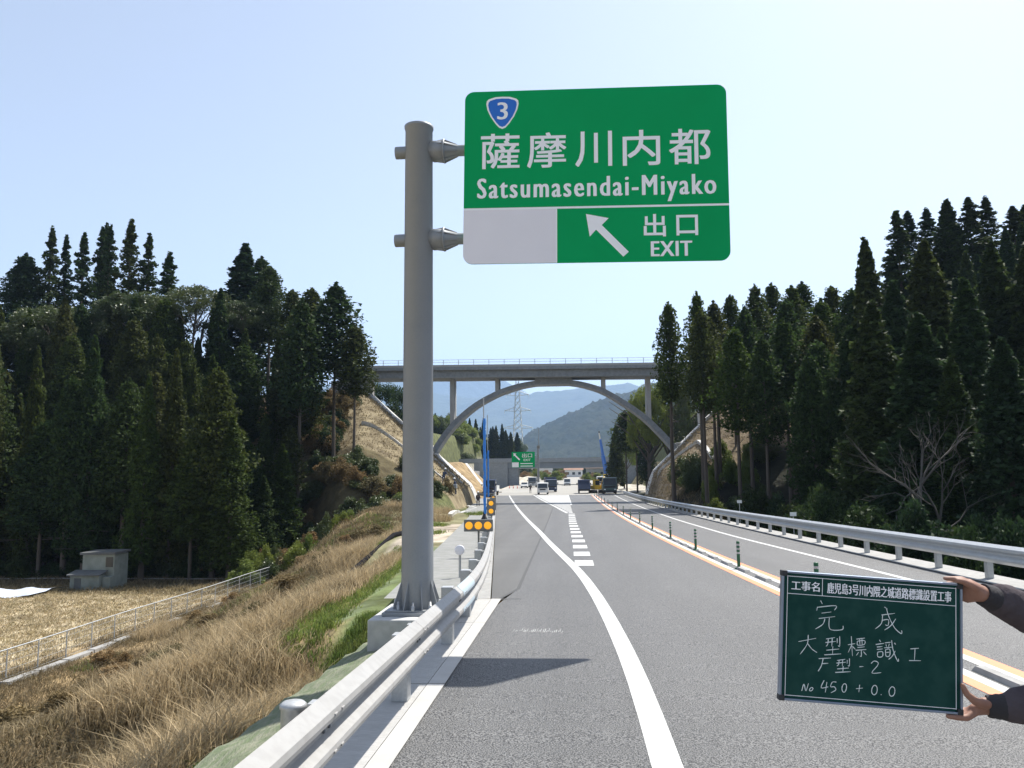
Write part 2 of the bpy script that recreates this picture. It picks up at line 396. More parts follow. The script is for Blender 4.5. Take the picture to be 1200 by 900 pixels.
# ---------------------------------------------------------------- roads and markings
def strip(name, m, xa, xb, y0, y1, off, step=1.5, parent=None, zf=None):
    """a sheet between x = xa(y) and xb(y), following the road surface"""
    n = max(1, int(math.ceil((y1 - y0) / step))); mb = MB(); vs = []; cols = 4 if name in ('road', 'ramp_lane') else 1
    for i in range(n + 1):
        y = y0 + (y1 - y0) * i / n; a = xa(y) if callable(xa) else xa; b = xb(y) if callable(xb) else xb
        for k in range(cols + 1): vs.append((a + (b - a) * k / cols, y, rz(y) + off))
    c = cols + 1
    mb.add(vs, [(i * c + k, i * c + k + 1, (i + 1) * c + k + 1, (i + 1) * c + k) for i in range(n) for k in range(cols)])
    return mb.sheet(name, m, parent)
def lin(pts):
    ys = [p[1] for p in pts]; xs = [p[0] for p in pts]
    return lambda y: float(np.interp(y, ys, xs))
JY = 143.0
seam = lin([(-1.36, -30), (-1.36, 14.7), (-1.08, 15), (-2.1, 96), (-2.5, JY)])
L_edge = lambda y: float(left_edge(y))
tag(strip('road', M_asph, seam, 9.0, -12, JY, 0), kind='structure')
tag(strip('ramp_lane', M_asph_old, lambda y: L_edge(y) - .12, lambda y: seam(y) - .02, 14.72, JY, 0), kind='structure')
tag(strip('ramp_joint', M_seam, lambda y: seam(y) - .05, lambda y: seam(y) + .02, 14.72, JY, .002), kind='structure')
tag(strip('cross_joint', M_seam, -1.5, -.95, 14.62, 14.74, .002, .1), kind='structure')
tag(strip('expansion_joint', M_seam, -13.6, 9.0, JY, JY + .9, .0, .5), kind='structure')
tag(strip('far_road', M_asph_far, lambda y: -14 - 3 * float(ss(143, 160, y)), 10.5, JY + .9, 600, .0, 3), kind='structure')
for yj in (28.2, 46.):
    tag(strip('cross_joint', M_seam, lambda y: L_edge(y) - .1, lambda y: seam(y) - .06, yj, yj + .05, .002, .05), kind='structure')
wl_ = lin([(.62, -12), (.62, 5.9), (.65, 7.4), (.65, 8.4), (.61, 10), (.56, 11.9), (.44, 14.9), (.27, 17.8), (.08, 20.4), (-.3, 24.2), (-.93, 30.9), (-1.62, 38.8), (-2.96, 52.8), (-4.96, 74.4), (-8.0, 108), (-11.2, JY)])
def smoothf(f, h=2.): return lambda y: (f(y - h) + 2 * f(y) + f(y + h)) / 4
wl_s = smoothf(wl_)
strip_kind = []
def mark(name, m, xa, xb, y0, y1, off=.004, step=1.): return tag(strip(name, m, xa, xb, y0, y1, off, step), kind='structure')
mark('white_edge_marking', M_white, lambda y: wl_s(y) - .11, lambda y: wl_s(y) + .11, -12, JY, .004, .6)
xm = smoothf(lin([(4.30, -12), (4.28, 8), (4.18, 14), (4.02, 21), (3.92, 28), (3.82, 37), (3.74, 55), (3.72, 75), (3.76, 95), (3.8, JY)]), 3)
mark('orange_line_left', M_orange, lambda y: xm(y) - .42, lambda y: xm(y) - .26, -12, JY)
mark('orange_line_right', M_orange, lambda y: xm(y) + .26, lambda y: xm(y) + .42, -12, JY)
mark('white_inner_line_left', M_white, lambda y: xm(y) - .258, lambda y: xm(y) - .12, -12, JY)
mark('white_inner_line_right', M_white, lambda y: xm(y) + .12, lambda y: xm(y) + .258, -12, JY)
wr_ = smoothf(lin([(7.2, -12), (7.15, 17), (6.9, 25), (6.62, 34), (6.55, 50), (6.75, 75), (7.3, 135), (7.4, JY)]), 3)
mark('white_right_marking', M_white, lambda y: wr_(y) - .08, lambda y: wr_(y) + .08, -12, JY)
# merge-lane block marking and zebra
mm = empty('block_marking', (0, 0, 0)); tag(mm, kind='structure')
cx_ = lin([(.29, 21), (.22, 30.4), (.10, 40), (.01, 47), (-.08, 66)]); hw = lin([(.25, 21), (.235, 40), (.24, 66)])
y = 21.14
while y < 64:
    o = strip('block_mark', M_white, cx_(y) - hw(y), cx_(y) + hw(y), y, y + 1.62, .004, .9, mm); y += 3.13
zl = lin([(-.40, 65), (-1.86, 85), (-6.3, 138), (-6.8, JY)]); zr = lin([(.14, 65), (-.1, 90), (-.62, 136), (-.7, JY)])
zm = empty('zebra_marking', (0, 0, 0)); tag(zm, kind='structure')
strip('zebra_border', M_white, lambda y: zl(y) - .12, lambda y: zl(y) + .12, 65, JY, .004, 2, zm)
strip('zebra_border', M_white, lambda y: zr(y) - .10, lambda y: zr(y) + .10, 90, JY, .004, 2, zm)
y = 65.5
while y < 140:
    k = .5
    a0, b0 = zl(y) + .14, zr(y) - .12
    wdt = 1.6 if y < 92 else 2.2
    mb = MB(); mb.add([(a0, y + .6, rz(y + .6) + .004), (b0, y, rz(y) + .004), (b0, y + wdt, rz(y + wdt) + .004), (a0, y + wdt + .6, rz(y + wdt + .6) + .004)], [(0, 1, 2, 3)])
    mb.sheet('zebra_stripe', M_white, zm); y += 3.1
# faint scraped marks on the road in front of the sign's shadow
sm = MB()
for i in range(26):
    x = -.85 + i * .027 + random.uniform(-.006, .006); yy = 11.30 + random.uniform(-.04, .05) - .003 * i; l = random.uniform(.10, .30)
    wv = random.uniform(.003, .008)
    sm.add([(x, yy, rz(yy) + .004), (x + wv, yy, rz(yy) + .004), (x + wv + .01, yy + l, rz(yy + l) + .004), (x + .01, yy + l, rz(yy + l) + .004)], [(0, 1, 2, 3)])
tag(sm.sheet('scraped_marks', M_white), kind='structure')

# low median blocks
def wedge_block(l=.92, w=.15, h=.055):
    mb = MB(); b = .05
    mb.add([(-w / 2, -l / 2, 0), (w / 2, -l / 2, 0), (w / 2, l / 2, 0), (-w / 2, l / 2, 0),
            (-w / 2 + .02, -l / 2 + b, h), (w / 2 - .02, -l / 2 + b, h), (w / 2 - .02, l / 2 - b, h), (-w / 2 + .02, l / 2 - b, h)],
           [(3, 2, 1, 0), (4, 5, 6, 7), (0, 1, 5, 4), (1, 2, 6, 5), (2, 3, 7, 6), (3, 0, 4, 7)])
    return mb.mesh('median_block', M_conc_w)
me = wedge_block(); y = 3.0; n = 0
while y < 110:
    o = link('median_block', me, None, None, (xm(y), y, rz(y) + .002)); o.rotation_euler = (math.atan(-.0194 + 16e-5 * y), 0, -math.atan((xm(y + .5) - xm(y - .5))))
    tag(o, 'low pale concrete block between the white lines of the orange-edged centre strip', 'median block', 'low blocks along the centre strip')
    y += 1.86; n += 1

# ---------------------------------------------------------------- delineator posts
def delineator():
    t = empty('delineator_post', (0, 0, 0))
    MB().lathe([(.10, 0), (.10, .02), (.045, .04)], 14).build('base', M_dgreen, t)
    MB().lathe([(.04, .03), (.04, .655), (.034, .665), (0.001, .67)], 14).build('post', M_dgreen, t)
    for z in (.36, .46, .56): MB().lathe([(.0425, z), (.0425, z + .045)], 14).build('band', M_white, t)
    return t
dy = [14.3, 20.2, 26.4, 32.4, 39, 45.8, 52.5, 59.4, 67.2, 75.6, 84.6, 94, 104, 114, 124, 134]
ordn = ['nearest', 'second', 'third', 'fourth', 'fifth', 'sixth', 'seventh', 'eighth', 'ninth', 'tenth', 'eleventh', 'twelfth', 'thirteenth', 'fourteenth', 'fifteenth', 'farthest']
d0 = delineator()
for i, y in enumerate(dy):
    o = d0 if i == 0 else copy_tree(d0)
    o.location = (xm(y), y, rz(y) + .004)
    lab = 'green white-banded post whose top alone shows above the blackboard' if i == 0 else \
        f'green white-banded post on the centre strip, {ordn[i]} in the row from the blackboard'
    tag(o, lab, 'delineator post', 'delineator posts on the centre strip')

# ---------------------------------------------------------------- left concrete verge strip
ks = empty('kerb_strip', (0, 0, 0)); tag(ks, kind='structure')
y = -8.2 + .4
yy = [-6.9, -3.2, .6, 4.4, 8.2, 12.0, 14.62]
for a, b in zip(yy[:-1], yy[1:]):
    strip('slab', mat('slab_concrete', (.36, .353, .335), .8, (.43, .42, .40), 1.5, .6, bump=.003, bs=60, fine=(14, (.30, .295, .28), .5), stretch=(1, 6, 1)), -2.15, -1.49, a + .008, b - .008, .012, 2, ks)
    strip('kerb_edge', mat('kerb_white', (.44, .43, .41), .8, (.37, .36, .34), 3, .6), -1.482, -1.31, a + .008, b - .008, .016, 2, ks)
tag(strip('verge_concrete', M_conc_w, lambda y: L_edge(y) - .62, lambda y: L_edge(y) - .14, 14.66, JY, .01, 2), kind='structure')
tag(strip('paved_verge', mat('verge_mortar', (.20, .20, .192), .9, (.26, .258, .245), .5, .6, bump=.01, bs=12, fine=(3, (.16, .17, .15), .5)),
      lambda y: L_edge(y) - 2.15 - .9 * float(ss(60, 75, y)), lambda y: L_edge(y) - .63, 15.0, 128, -.03, 1.5), kind='structure')
tag(strip('right_concrete_strip', M_conc_w, 8.35, 9.25, -12, JY, .02, 3), kind='structure')
# green erosion-control mat on the shoulder
def net():
    mb = MB(); vs = []; rows = []
    ys = np.arange(-6, 15.2, .25); us = np.linspace(0, 1, 9)
    for y in ys:
        for u in us:
            x = -2.14 - u * 1.2; vs.append((x, y, max(rz(y) - .14 - u * .30, gz(x, y) + .03) + .015 * math.sin(3 * y + 5 * u) + .02 * math.sin(7.3 * y - 9 * u)))
    n = len(us)
    mb.add(vs, [(i * n + k + 1, i * n + k, (i + 1) * n + k, (i + 1) * n + k + 1) for i in range(len(ys) - 1) for k in range(n - 1)], True)
    mesh = mb.sheet('erosion_mat', mat('erosion_net', (.13, .15, .09), .9, (.25, .25, .18), 1.6, .5, bump=.02, bs=30, fine=(8, (.10, .14, .06), .7), stretch=(3, .6, 3)))
    tag(mesh, kind='structure')
net()

# ---------------------------------------------------------------- guardrails
PROF = [(0, .742), (.010, .752), (.088, .690), (.094, .655), (.088, .628), (.014, .578), (.010, .5575), (.014, .537),
        (.088, .487), (.094, .460), (.088, .432), (.010, .366), (0, .374)]
def w_beam(path, sgn, m, name, parent):
    """a corrugated beam following path [(x, y, z)], bulging towards sgn * the road side"""
    mb = MB(); n = len(PROF); vs = []
    for i, p in enumerate(path):
        q0 = path[max(i - 1, 0)]; q1 = path[min(i + 1, len(path) - 1)]
        d = Vector((q1[0] - q0[0], q1[1] - q0[1], 0)).normalized(); nr = Vector((d.y, -d.x, 0)) * sgn
        for off in (0, -.006):
            for a, z in PROF: vs.append((p[0] + nr.x * (a + off), p[1] + nr.y * (a + off), p[2] + z + (0 if off == 0 else 0)))
    fs = []
    for i in range(len(path) - 1):
        a = i * 2 * n; b = (i + 1) * 2 * n
        for k in range(n - 1):
            fs.append((a + k, a + k + 1, b + k + 1, b + k)); fs.append((a + n + k + 1, a + n + k, b + n + k, b + n + k + 1))
        fs.append((a, b, b + n, a + n)); fs.append((a + n - 1, a + 2 * n - 1, b + 2 * n - 1, b + n - 1))
    e = (len(path) - 1) * 2 * n
    for s0 in (0, e):
        for k in range(n - 1): fs.append((s0 + k, s0 + n + k, s0 + n + k + 1, s0 + k + 1))
    mb.add(vs, fs, False)
    return mb.build(name, m, parent)
# left rail
lr = smoothf(lin([(-1.47, -12), (-1.47, 9.5), (-1.47, 11), (-1.50, 12), (-1.60, 13.8), (-1.78, 16.2), (-2.2, 21), (-5.1, 52), (-13.7, JY)]), .8)
LG = empty('guardrail', (0, 0, 0)); tag(LG, 'near white corrugated guardrail from the bottom left, bending along the ramp lane', 'guardrail')
lposts = [-.9, 1.94, 7.56, 10.37, 12.6, 14.5]
y = 16.9
while y < JY - 2: lposts.append(y); y += 2.4
pm_sq = None
for i, y in enumerate(lposts):
    x = lr(y) - .15
    if i < 3:
        me = MB().box(-.078, .078, -.078, .078, 0, .60, .008).mesh('post', M_galv) if pm_sq is None else pm_sq; pm_sq = me
        p = link('post', me, None, LG, (x, y, rz(y) + .012))
    else:
        if i == 3: pm2 = MB().box(-.075, .075, -.075, .075, -.35, .72, .008).mesh('post', M_galv)
        p = link('post', pm2, None, LG, (x, y, rz(y)))
MB().lathe([(.07, -.02), (.07, .66), (.078, .665), (.078, .685), (.06, .70), (.001, .703)], 20).build('post', M_galv, LG, (-1.66, 4.75, rz(4.75)))['label'] = 'round capped post behind the rail'
brm = MB().box(-.09, .004, -.05, .05, .41, .70).mesh('bracket', M_galv)
for y in lposts: link('bracket', brm, None, LG, (lr(y), y, rz(y)))
link('bracket', brm, None, LG, (lr(4.75), 4.75, rz(4.75)))
cuts = [-6.7, -3.87, -1.03, 1.8, 4.72, 7.52, 10.3, 12.55, 14.8]
y = 17.2
while y < JY - 3: cuts.append(y); y += 2.4
cuts.append(JY - 1)
boltm = MB().lathe([(.013, 0), (.013, .006), (.008, .012), (.001, .013)], 8, axis='x').mesh('bolt', M_bolt)
capm = MB().box(-.002, .010, -.022, .022, -.007, .007, .003).mesh('bolt', M_beam)
for i, (a, b) in enumerate(zip(cuts[:-1], cuts[1:])):
    k = max(2, int((b - a) / .5)); ex = .0015 if i % 2 else 0
    path = [(lr(t) + ex, t, rz(t)) for t in np.linspace(a - .12 * (i % 2), b + .12 * (i % 2), k + 1)]
    w_beam(path, 1, M_beam, 'beam', LG)
    if b < 24:
        for dd in (-.07, .07):
            t = b + dd
            for zz in (.66, .455): link('bolt', capm, None, LG, (lr(t) + .093, t, rz(t) + zz))
        for dd in (-.05, .05):
            link('bolt', boltm, None, LG, (lr(b + dd) + .018, b + dd, rz(b) + .5575))
# pale reflective sleeve
t0, t1 = 10.1, 11.35
for nm, (za, zb) in (('reflective_sleeve', (.60, .752)), ('reflective_sleeve', (.39, .515))):
    path = [(lr(t) + .003, t, rz(t)) for t in np.linspace(t0, t1, 4)]
    pf = [q for q in PROF if za <= q[1] <= zb]
    mb = MB(); vs = []
    for p in path:
        for a, z in pf: vs.append((p[0] + a, p[1], p[2] + z + (.003 if z > .7 else 0)))
    n = len(pf); mb.add(vs, [(i * n + k, i * n + k + 1, (i + 1) * n + k + 1, (i + 1) * n + k) for i in range(len(path) - 1) for k in range(n - 1)], True)
    mb.build(nm, M_tape, LG)
# round reflector on a short post behind the rail
rf = empty('reflector', (-2.62, 18.6, rz(18.6))); tag(rf, 'small round pale reflector on a short post behind the bending white guardrail', 'reflector')
MB().tube([(0, 0, -.1), (0, 0, .55)], .03, 10).build('post', M_galv, rf)
MB().lathe([(.001, -.02), (.10, -.02), (.115, -.01), (.115, .02), (.001, .02)], 24, axis='y', c=(0, -.04, .60)).build('disc', M_signg, rf)
# right rail
RG = empty('guardrail', (0, 0, 0)); tag(RG, 'grey corrugated guardrail along the right roadside before the dark forest', 'guardrail')
rr = lambda y: 8.62 - .0 * y + .25 * float(ss(90, 140, y))
pm3 = MB().box(-.062, .062, -.07, .07, 0, .72, .006).mesh('post', M_galv); brm3 = MB().box(-.004, .10, -.05, .05, .40, .70).mesh('bracket', M_galv)
gy = [17.87 - 2.35 * k for k in range(8, 0, -1)] + [17.87 + 2.35 * k for k in range(0, 54)]
gy = [v for v in gy if v < JY - 1]
for v in gy:
    link('post', pm3, None, RG, (rr(v) + .16, v, rz(v) + .02)); link('bracket', brm3, None, RG, (rr(v), v, rz(v) + .02))
for i in range(len(gy) - 1):
    a, b = gy[i], gy[i + 1]; ex = .002 * (i % 2)
    w_beam([(rr(t) - ex, t, rz(t) + .02) for t in np.linspace(a + .003, b - .003, 3)], -1, M_beam_f, 'beam', RG)

# ---------------------------------------------------------------- big road sign
SG = empty('direction_sign', (-2.39, 12.3, -.11)); tag(SG, 'large green direction sign on two arms of a tall grey steel post', 'road sign')
def on(p): return (p[0] + 2.39, p[1] - 12.3, p[2] + .11)
MB().lathe([(.246, .05), (.243, 1.), (.222, 7.70), (.235, 7.71), (.24, 7.755), (.001, 7.77)], 40).build('post', M_pole, SG)
fb = MB().box(-.46, .46, -.40, .40, -.0, .05, .006); fb.box(-.42, .42, -.36, .36, .05, .075, .004); fb.build('base_plate', M_pole, SG)
for k in range(8):
    a = R(22.5 + 45 * k); c, s_ = math.cos(a), math.sin(a)
    mb = MB(); mb.prism([(.235, .075), (.37, .075), (.37, .10), (.245, .48)], -.008, .008, 'y')
    mb.xf(lambda p, c=c, s_=s_: (p.x * c - p.y * s_, p.x * s_ + p.y * c, p.z)); mb.build('gusset', M_pole, SG)
for k in range(8):
    a = R(45 * k); MB().lathe([(.03, .05), (.03, .12), (.018, .12), (.018, .17), (.001, .17)], 6, c=(.34 * math.cos(a), .34 * math.sin(a), .02)).build('anchor_bolt', M_galv, SG)
for z, ln in ((7.215, 4.3), (5.735, 4.3)):
    am = empty('arm', on((-2.39, 12.3, z))); am.parent = SG; am['label'] = 'upper arm' if z > 7 else 'lower arm'
    MB().lathe([(.001, -.385), (.098, -.385), (.102, -.37), (.102, -.20)], 24, 'x').build('stub', M_pole, am)
    MB().lathe([(.12, .12), (.165, .235), (.172, .24), (.172, .40), (.16, .42), (.10, .62), (.097, .64)], 24, 'x').build('socket', M_pole, am)
    MB().lathe([(.172, .40), (.195, .405), (.195, .43), (.172, .435)], 24, 'x').build('flange', M_pole, am)
    for k in range(8):
        a = R(45 * k + 22); c, s_ = math.cos(a), math.sin(a)
        mb = MB(); mb.add([(.22, .16, -.006), (.42, .19, -.006), (.64, .10, -.006), (.22, .10, -.006), (.22, .16, .006), (.42, .19, .006), (.64, .10, .006), (.22, .10, .006)],
                          [(0, 1, 2, 3), (7, 6, 5, 4), (0, 4, 5, 1), (1, 5, 6, 2), (2, 6, 7, 3), (3, 7, 4, 0)])
        mb.xf(lambda p, c=c, s_=s_: (p.x, p.y * c - p.z * s_, p.y * s_ + p.z * c)); mb.build('socket_rib', M_pole, am)
    MB().lathe([(.092, .60), (.088, ln), (.001, ln)], 24, 'x').build('tube', M_pole, am)
# panel: local frame with origin at panel's top-left corner, x right, z down-negative
PW, PH = 4.16, 2.86
pn = empty('sign_panel', on((-1.605, 12.14, 8.13))); pn.parent = SG; pn.rotation_euler = (0, R(.9), 0)
def rrect(x0, x1, z0, z1, r, corners=(1, 1, 1, 1), n=8):
    pts = []
    for (cx, cz, a0, on_) in ((x1, z1, 0, corners[0]), (x0, z1, 90, corners[1]), (x0, z0, 180, corners[2]), (x1, z0, 270, corners[3])):
        if not on_: pts.append((cx, cz)); continue
        sx = -1 if cx == x1 else 1; sz = -1 if cz == z1 else 1
        for k in range(n + 1):
            t = R(a0 + 90 * k / n); pts.append((cx + sx * r + r * math.cos(t), cz + sz * r + r * math.sin(t)))
    return pts
MB().prism(rrect(0, PW, -PH, 0, .15), -.0, .025, 'y').build('board', M_green, pn)
def plate(name, m, pts, lay=1, parent=None):
    return MB().prism(pts, -.003 * lay, -.0005 - .003 * (lay - 1), 'y').build(name, m, parent or pn)
U = lambda u: u * PW
V = lambda v: -v * PH
plate('blank_panel', M_signg, rrect(.0, U(.3535), -PH, V(.694), .15, (0, 0, 1, 0)))
plate('divider_line', M_signw, [(0, V(.694)), (PW, V(.694)), (PW, V(.6825)), (0, V(.6825))][::-1])
plate('divider_line', M_signw, [(U(.3535), -PH), (U(.3575), -PH), (U(.3575), V(.694) - .001), (U(.3535), V(.694) - .001)])
plate('arrow', M_signw, [(U(a), V(b)) for a, b in [(0.4665, 0.7271), (0.5516, 0.7528), (0.5255, 0.7916), (0.6254, 0.9442), (0.605, 0.9711), (0.504, 0.8168), (0.4801, 0.8556)]])
# kanji placed one by one
for ch, u0, u1 in (('薩', .064, .214), ('摩', .243, .393), ('川', .427, .567), ('内', .607, .748), ('都', .781, .937)):
    text_mesh(ch, U(u1 - u0), .205 * PH, 'kanji', M_signw, pn, U(u0), V(.457), -.0032, copies=((0, 0), (.012, 0), (.006, .006), (0, .012), (.012, .012)))
text_mesh('Satsumasendai-Miyako', U(.903), .153 * PH, 'lettering', M_signw, pn, U(.051), V(.664), -.0032, space=1.22, copies=((0, 0), (.008, .003), (.016, 0), (.024, .003)))
text_mesh('出', U(.082), .127 * PH, 'kanji', M_signw, pn, U(.682), V(.862), -.0032, copies=((0, 0), (.012, 0), (.006, .006), (0, .012), (.012, .012)))
text_mesh('口', U(.080), .115 * PH, 'kanji', M_signw, pn, U(.803), V(.858), -.0032, copies=((0, 0), (.012, 0), (.006, .006), (0, .012), (.012, .012)))
text_mesh('EXIT', U(.153), .084 * PH, 'lettering', M_signw, pn, U(.707), V(.972), -.0032, space=1.1, copies=((0, 0), (.007, .003), (.014, 0), (.02, .003)))
def shield(sc):
    cx, cz = U(.1465), V(.129); pts = []
    k = [(0, 1.0), (.45, .98), (.85, .86), (.97, .74), (1.0, .55), (.93, .2), (.72, -.25), (.42, -.68), (.2, -.92), (0, -1.0)]
    full = k + [(-a, b) for a, b in k[::-1][1:-1]]
    return [(cx + a * .262 * sc, cz + b * .272 * sc) for a, b in full][::-1]
plate('shield', M_signw, shield(1)); plate('shield_face', M_blue, shield(.88), 2)
text_mesh('3', .175, .29, 'lettering', M_signw, pn, U(.1465) - .085, V(.129) - .115, -.0065, copies=((0, 0), (.008, 0), (.016, 0)))
for xx in (.6, 2.1, 3.5):
    MB().box(xx - .04, xx + .04, .027, .09, -PH + .15, -.15).build('bracket', M_alu, pn)
FB = MB().box(-.60, .62, -.68, .85, -1.5, 0, .02).build('concrete_footing', mat('footing_concrete', (.42, .42, .41), .85, (.52, .52, .50), 1.5, .6, bump=.004, bs=25, fine=(6, (.30, .30, .29), .4)), None, (-2.39, 12.3, -.112))
tag(FB, 'square concrete footing under the tall grey sign post, behind the white guardrail', 'concrete footing')

# ---------------------------------------------------------------- lamp boxes behind the left rail
def lamp_box(x, y, zc, w, h, nlamp, horizontal, label):
    t = empty('warning_lamp', (x, y, rz(y))); zc = zc - rz(y)
    MB().box(-w / 2, w / 2, -.05, .05, zc - h / 2, zc + h / 2, .015).build('housing', M_box, t)
    for k in range(nlamp):
        o = (k - (nlamp - 1) / 2)
        c = (o * w / nlamp * .97, -.05, zc) if horizontal else (0, -.05, zc - o * h / nlamp * .95)
        MB().lathe([(.115, .0), (.11, -.012), (.08, -.02), (.001, -.024)], 24, 'y', c).build('lamp', M_led, t)
    MB().tube([(0, .02, -.3), (0, .02, zc - h / 2)], .03, 10).build('post', M_box, t)
    tag(t, label, 'warning lamp', 'amber warning lamps along the ramp lane')
lamp_box(-2.84, 24.2, .50, .88, .36, 3, True, 'nearest amber warning lamp, a wide grey box with three round lights')
lamp_box(-3.95, 39, .52, .40, .80, 2, False, 'tall narrow amber warning lamp with two lights, right behind the wide one')
lamp_box(-5.05, 51, .30, .40, .80, 2, False, 'small distant amber warning lamp, third along the guardrail')
lamp_box(-6.1, 62, .25, .40, .70, 2, False, 'farthest amber warning lamp at the far end of the guardrail curve')

# blue banner poles
def banner_pole(x, y, top, zb0, zb1, r, label):
    t = empty('banner_pole', (x, y, rz(y)))
    T = top - rz(y)
    MB().lathe([(.28, -.05), (.26, .05), (.12, .35), (.05, .62)], 16).build('base_weight', M_dark, t)
    MB().tube([(0, 0, .3), (0, 0, T)], .035, 8).build('pole', M_galv, t)
    n = 26; pth = [(.04 + .012 * math.sin(k * 1.3), .012 * math.cos(k * 1.7), zb0 - rz(y) + (zb1 - zb0) * k / n) for k in range(n + 1)]
    MB().tube(pth, [r * (1 + .15 * math.sin(k * 2.1)) for k in range(n + 1)], 8).build('furled_banner', M_bluefl, t)
    tag(t, label, 'banner pole', 'blue banner poles beside the ramp lane')
banner_pole(-5.5, 50, 7.0, -.3, 5.7, .085, 'taller nearer pole wrapped in a blue banner beside the ramp guardrail')
banner_pole(-8.0, 76, 8.0, .2, 4.6, .085, 'shorter farther blue banner pole right behind the first one')

# two little marker boards behind the right rail
def marker(x, y, zt, label):
    t = empty('marker_board', (x, y, gz(x, y)))
    h = zt - gz(x, y)
    MB().tube([(0, 0, -.1), (0, 0, h - .1)], .02, 8).build('post', M_galv, t)
    MB().box(-.14, .14, -.035, -.02, h - .17, h, .004).build('board', M_vwhite, t)
    tag(t, label, 'marker board', 'small white marker boards behind the right guardrail')
marker(9.9, 48.5, .48, 'tiny pale marker board on a post behind the right guardrail, nearer the bridge')
marker(9.9, 37.0, .26, 'tiny pale marker post top above the right guardrail, nearer the camera')

# ---------------------------------------------------------------- arch bridge
AB = empty('arch_bridge', (0, 102, 0)); tag(AB, 'grey concrete arch bridge with a flat deck crossing high over the road', 'bridge')
top = lambda x: 16.40 - .009 * (x + 7)
dk = MB(); xa, xb = -31, 27
for (y0, y1, h0, h1) in ((0, 5.2, .0, .40), (.5, 4.7, .40, 1.34)):
    dk.add([(xa, y0, top(xa) - h1), (xb, y0, top(xb) - h1), (xb, y1, top(xb) - h1), (xa, y1, top(xa) - h1), (xa, y0, top(xa) - h0), (xb, y0, top(xb) - h0), (xb, y1, top(xb) - h0), (xa, y1, top(xa) - h0)],
           [(3, 2, 1, 0), (4, 5, 6, 7), (0, 1, 5, 4), (1, 2, 6, 5), (2, 3, 7, 6), (3, 0, 4, 7)])
dk.build('deck', M_conc_d, AB)
for y0 in (0, 4.9):
    p = MB(); p.add([(xa, y0, top(xa) - .0), (xb, y0, top(xb) - 0), (xb, y0 + .25, top(xb)), (xa, y0 + .25, top(xa)), (xa, y0, top(xa) + .28), (xb, y0, top(xb) + .28), (xb, y0 + .25, top(xb) + .28), (xa, y0 + .25, top(xa) + .28)],
            [(4, 5, 6, 7), (0, 1, 5, 4), (2, 3, 7, 6), (3, 0, 4, 7), (1, 2, 6, 5)]); p.build('kerb', M_conc, AB)
    rl = MB()
    for h in (.62, .95): rl.tube([(xa, y0 + .12, top(xa) + h), (xb, y0 + .12, top(xb) + h)], .028, 6)
    rl.build('hand_rail', M_galv, AB)
    pst = MB().box(-.035, .035, -.04, .04, 0, .70).mesh('rail_post', M_galv)
    x = xa + .5
    while x < xb: link('rail_post', pst, None, AB, (x, y0 + .12, top(x) + .27)); x += 2.0
apx = [(-18.7, 5.2), (-17.9, 6.48), (-16.6, 8.3), (-14.9, 10.1), (-12.6, 11.9), (-9.73, 13.4), (-6.9, 14.3), (-4.2, 14.72), (-2.2, 14.80), (-.2, 14.70), (2.0, 14.32), (4.5, 13.45), (7.3, 11.75), (9.8, 9.9), (11.9, 7.8), (13.55, 5.9), (14.3, 4.95)]
# smooth the crown line
def cr_pts(pts, n=5):
    out = []
    for i in range(len(pts) - 1):
        p0, p1, p2, p3 = (Vector(pts[max(min(j, len(pts) - 1), 0)]) for j in (i - 1, i, i + 1, i + 2))
        for k in range(n):
            t = k / n; out.append(.5 * ((2 * p1) + (p2 - p0) * t + (2 * p0 - 5 * p1 + 4 * p2 - p3) * t * t + (3 * p1 - p0 - 3 * p2 + p3) * t ** 3))
    return out + [Vector(pts[-1])]
ap = cr_pts(apx)
ar = MB(); vs = []
for i, p in enumerate(ap):
    d = (ap[min(i + 1, len(ap) - 1)] - ap[max(i - 1, 0)]).normalized(); nn = Vector((d.y, -d.x)); th = .52 + .20 * abs((p.x + 2.2) / 16)
    q = p + nn * th
    vs += [(p.x, 1.8, p.y), (p.x, 4.4, p.y), (q.x, 4.4, q.y), (q.x, 1.8, q.y)]
fs = []
for i in range(len(ap) - 1):
    for k in range(4): fs.append((i * 4 + k, i * 4 + (k + 1) % 4, i * 4 + 4 + (k + 1) % 4, i * 4 + 4 + k))
ar.add(vs, fs).build('arch_rib', M_conc_d, AB)
for x, zb in ((-21.75, 5.5), (-15.66, 9.0), (-9.62, 13.1), (4.40, 13.1), (10.22, 9.2), (17.0, 6.0)):
    for yy in (1.9, 3.5):
        MB().box(x - .26, x + .26, yy, yy + .8, zb, top(x) - 1.335).build('column', M_conc, AB)
MB().box(-4.6, .3, 1.79, 4.42, 14.15, 15.2).build('crown_block', M_conc_d, AB)
for x0, x1 in ((-31.5, -26.9), (23.3, 28)): MB().box(x0, x1, .2, 5.0, 8, 14.95).build('abutment', M_conc_w, AB)
for x in (-18.5, 14.1): MB().box(x - .6, x + .6, 1.6, 4.6, 1.5, gz(x, 103) + .35, .1).build('arch_footing', M_conc_w, AB)

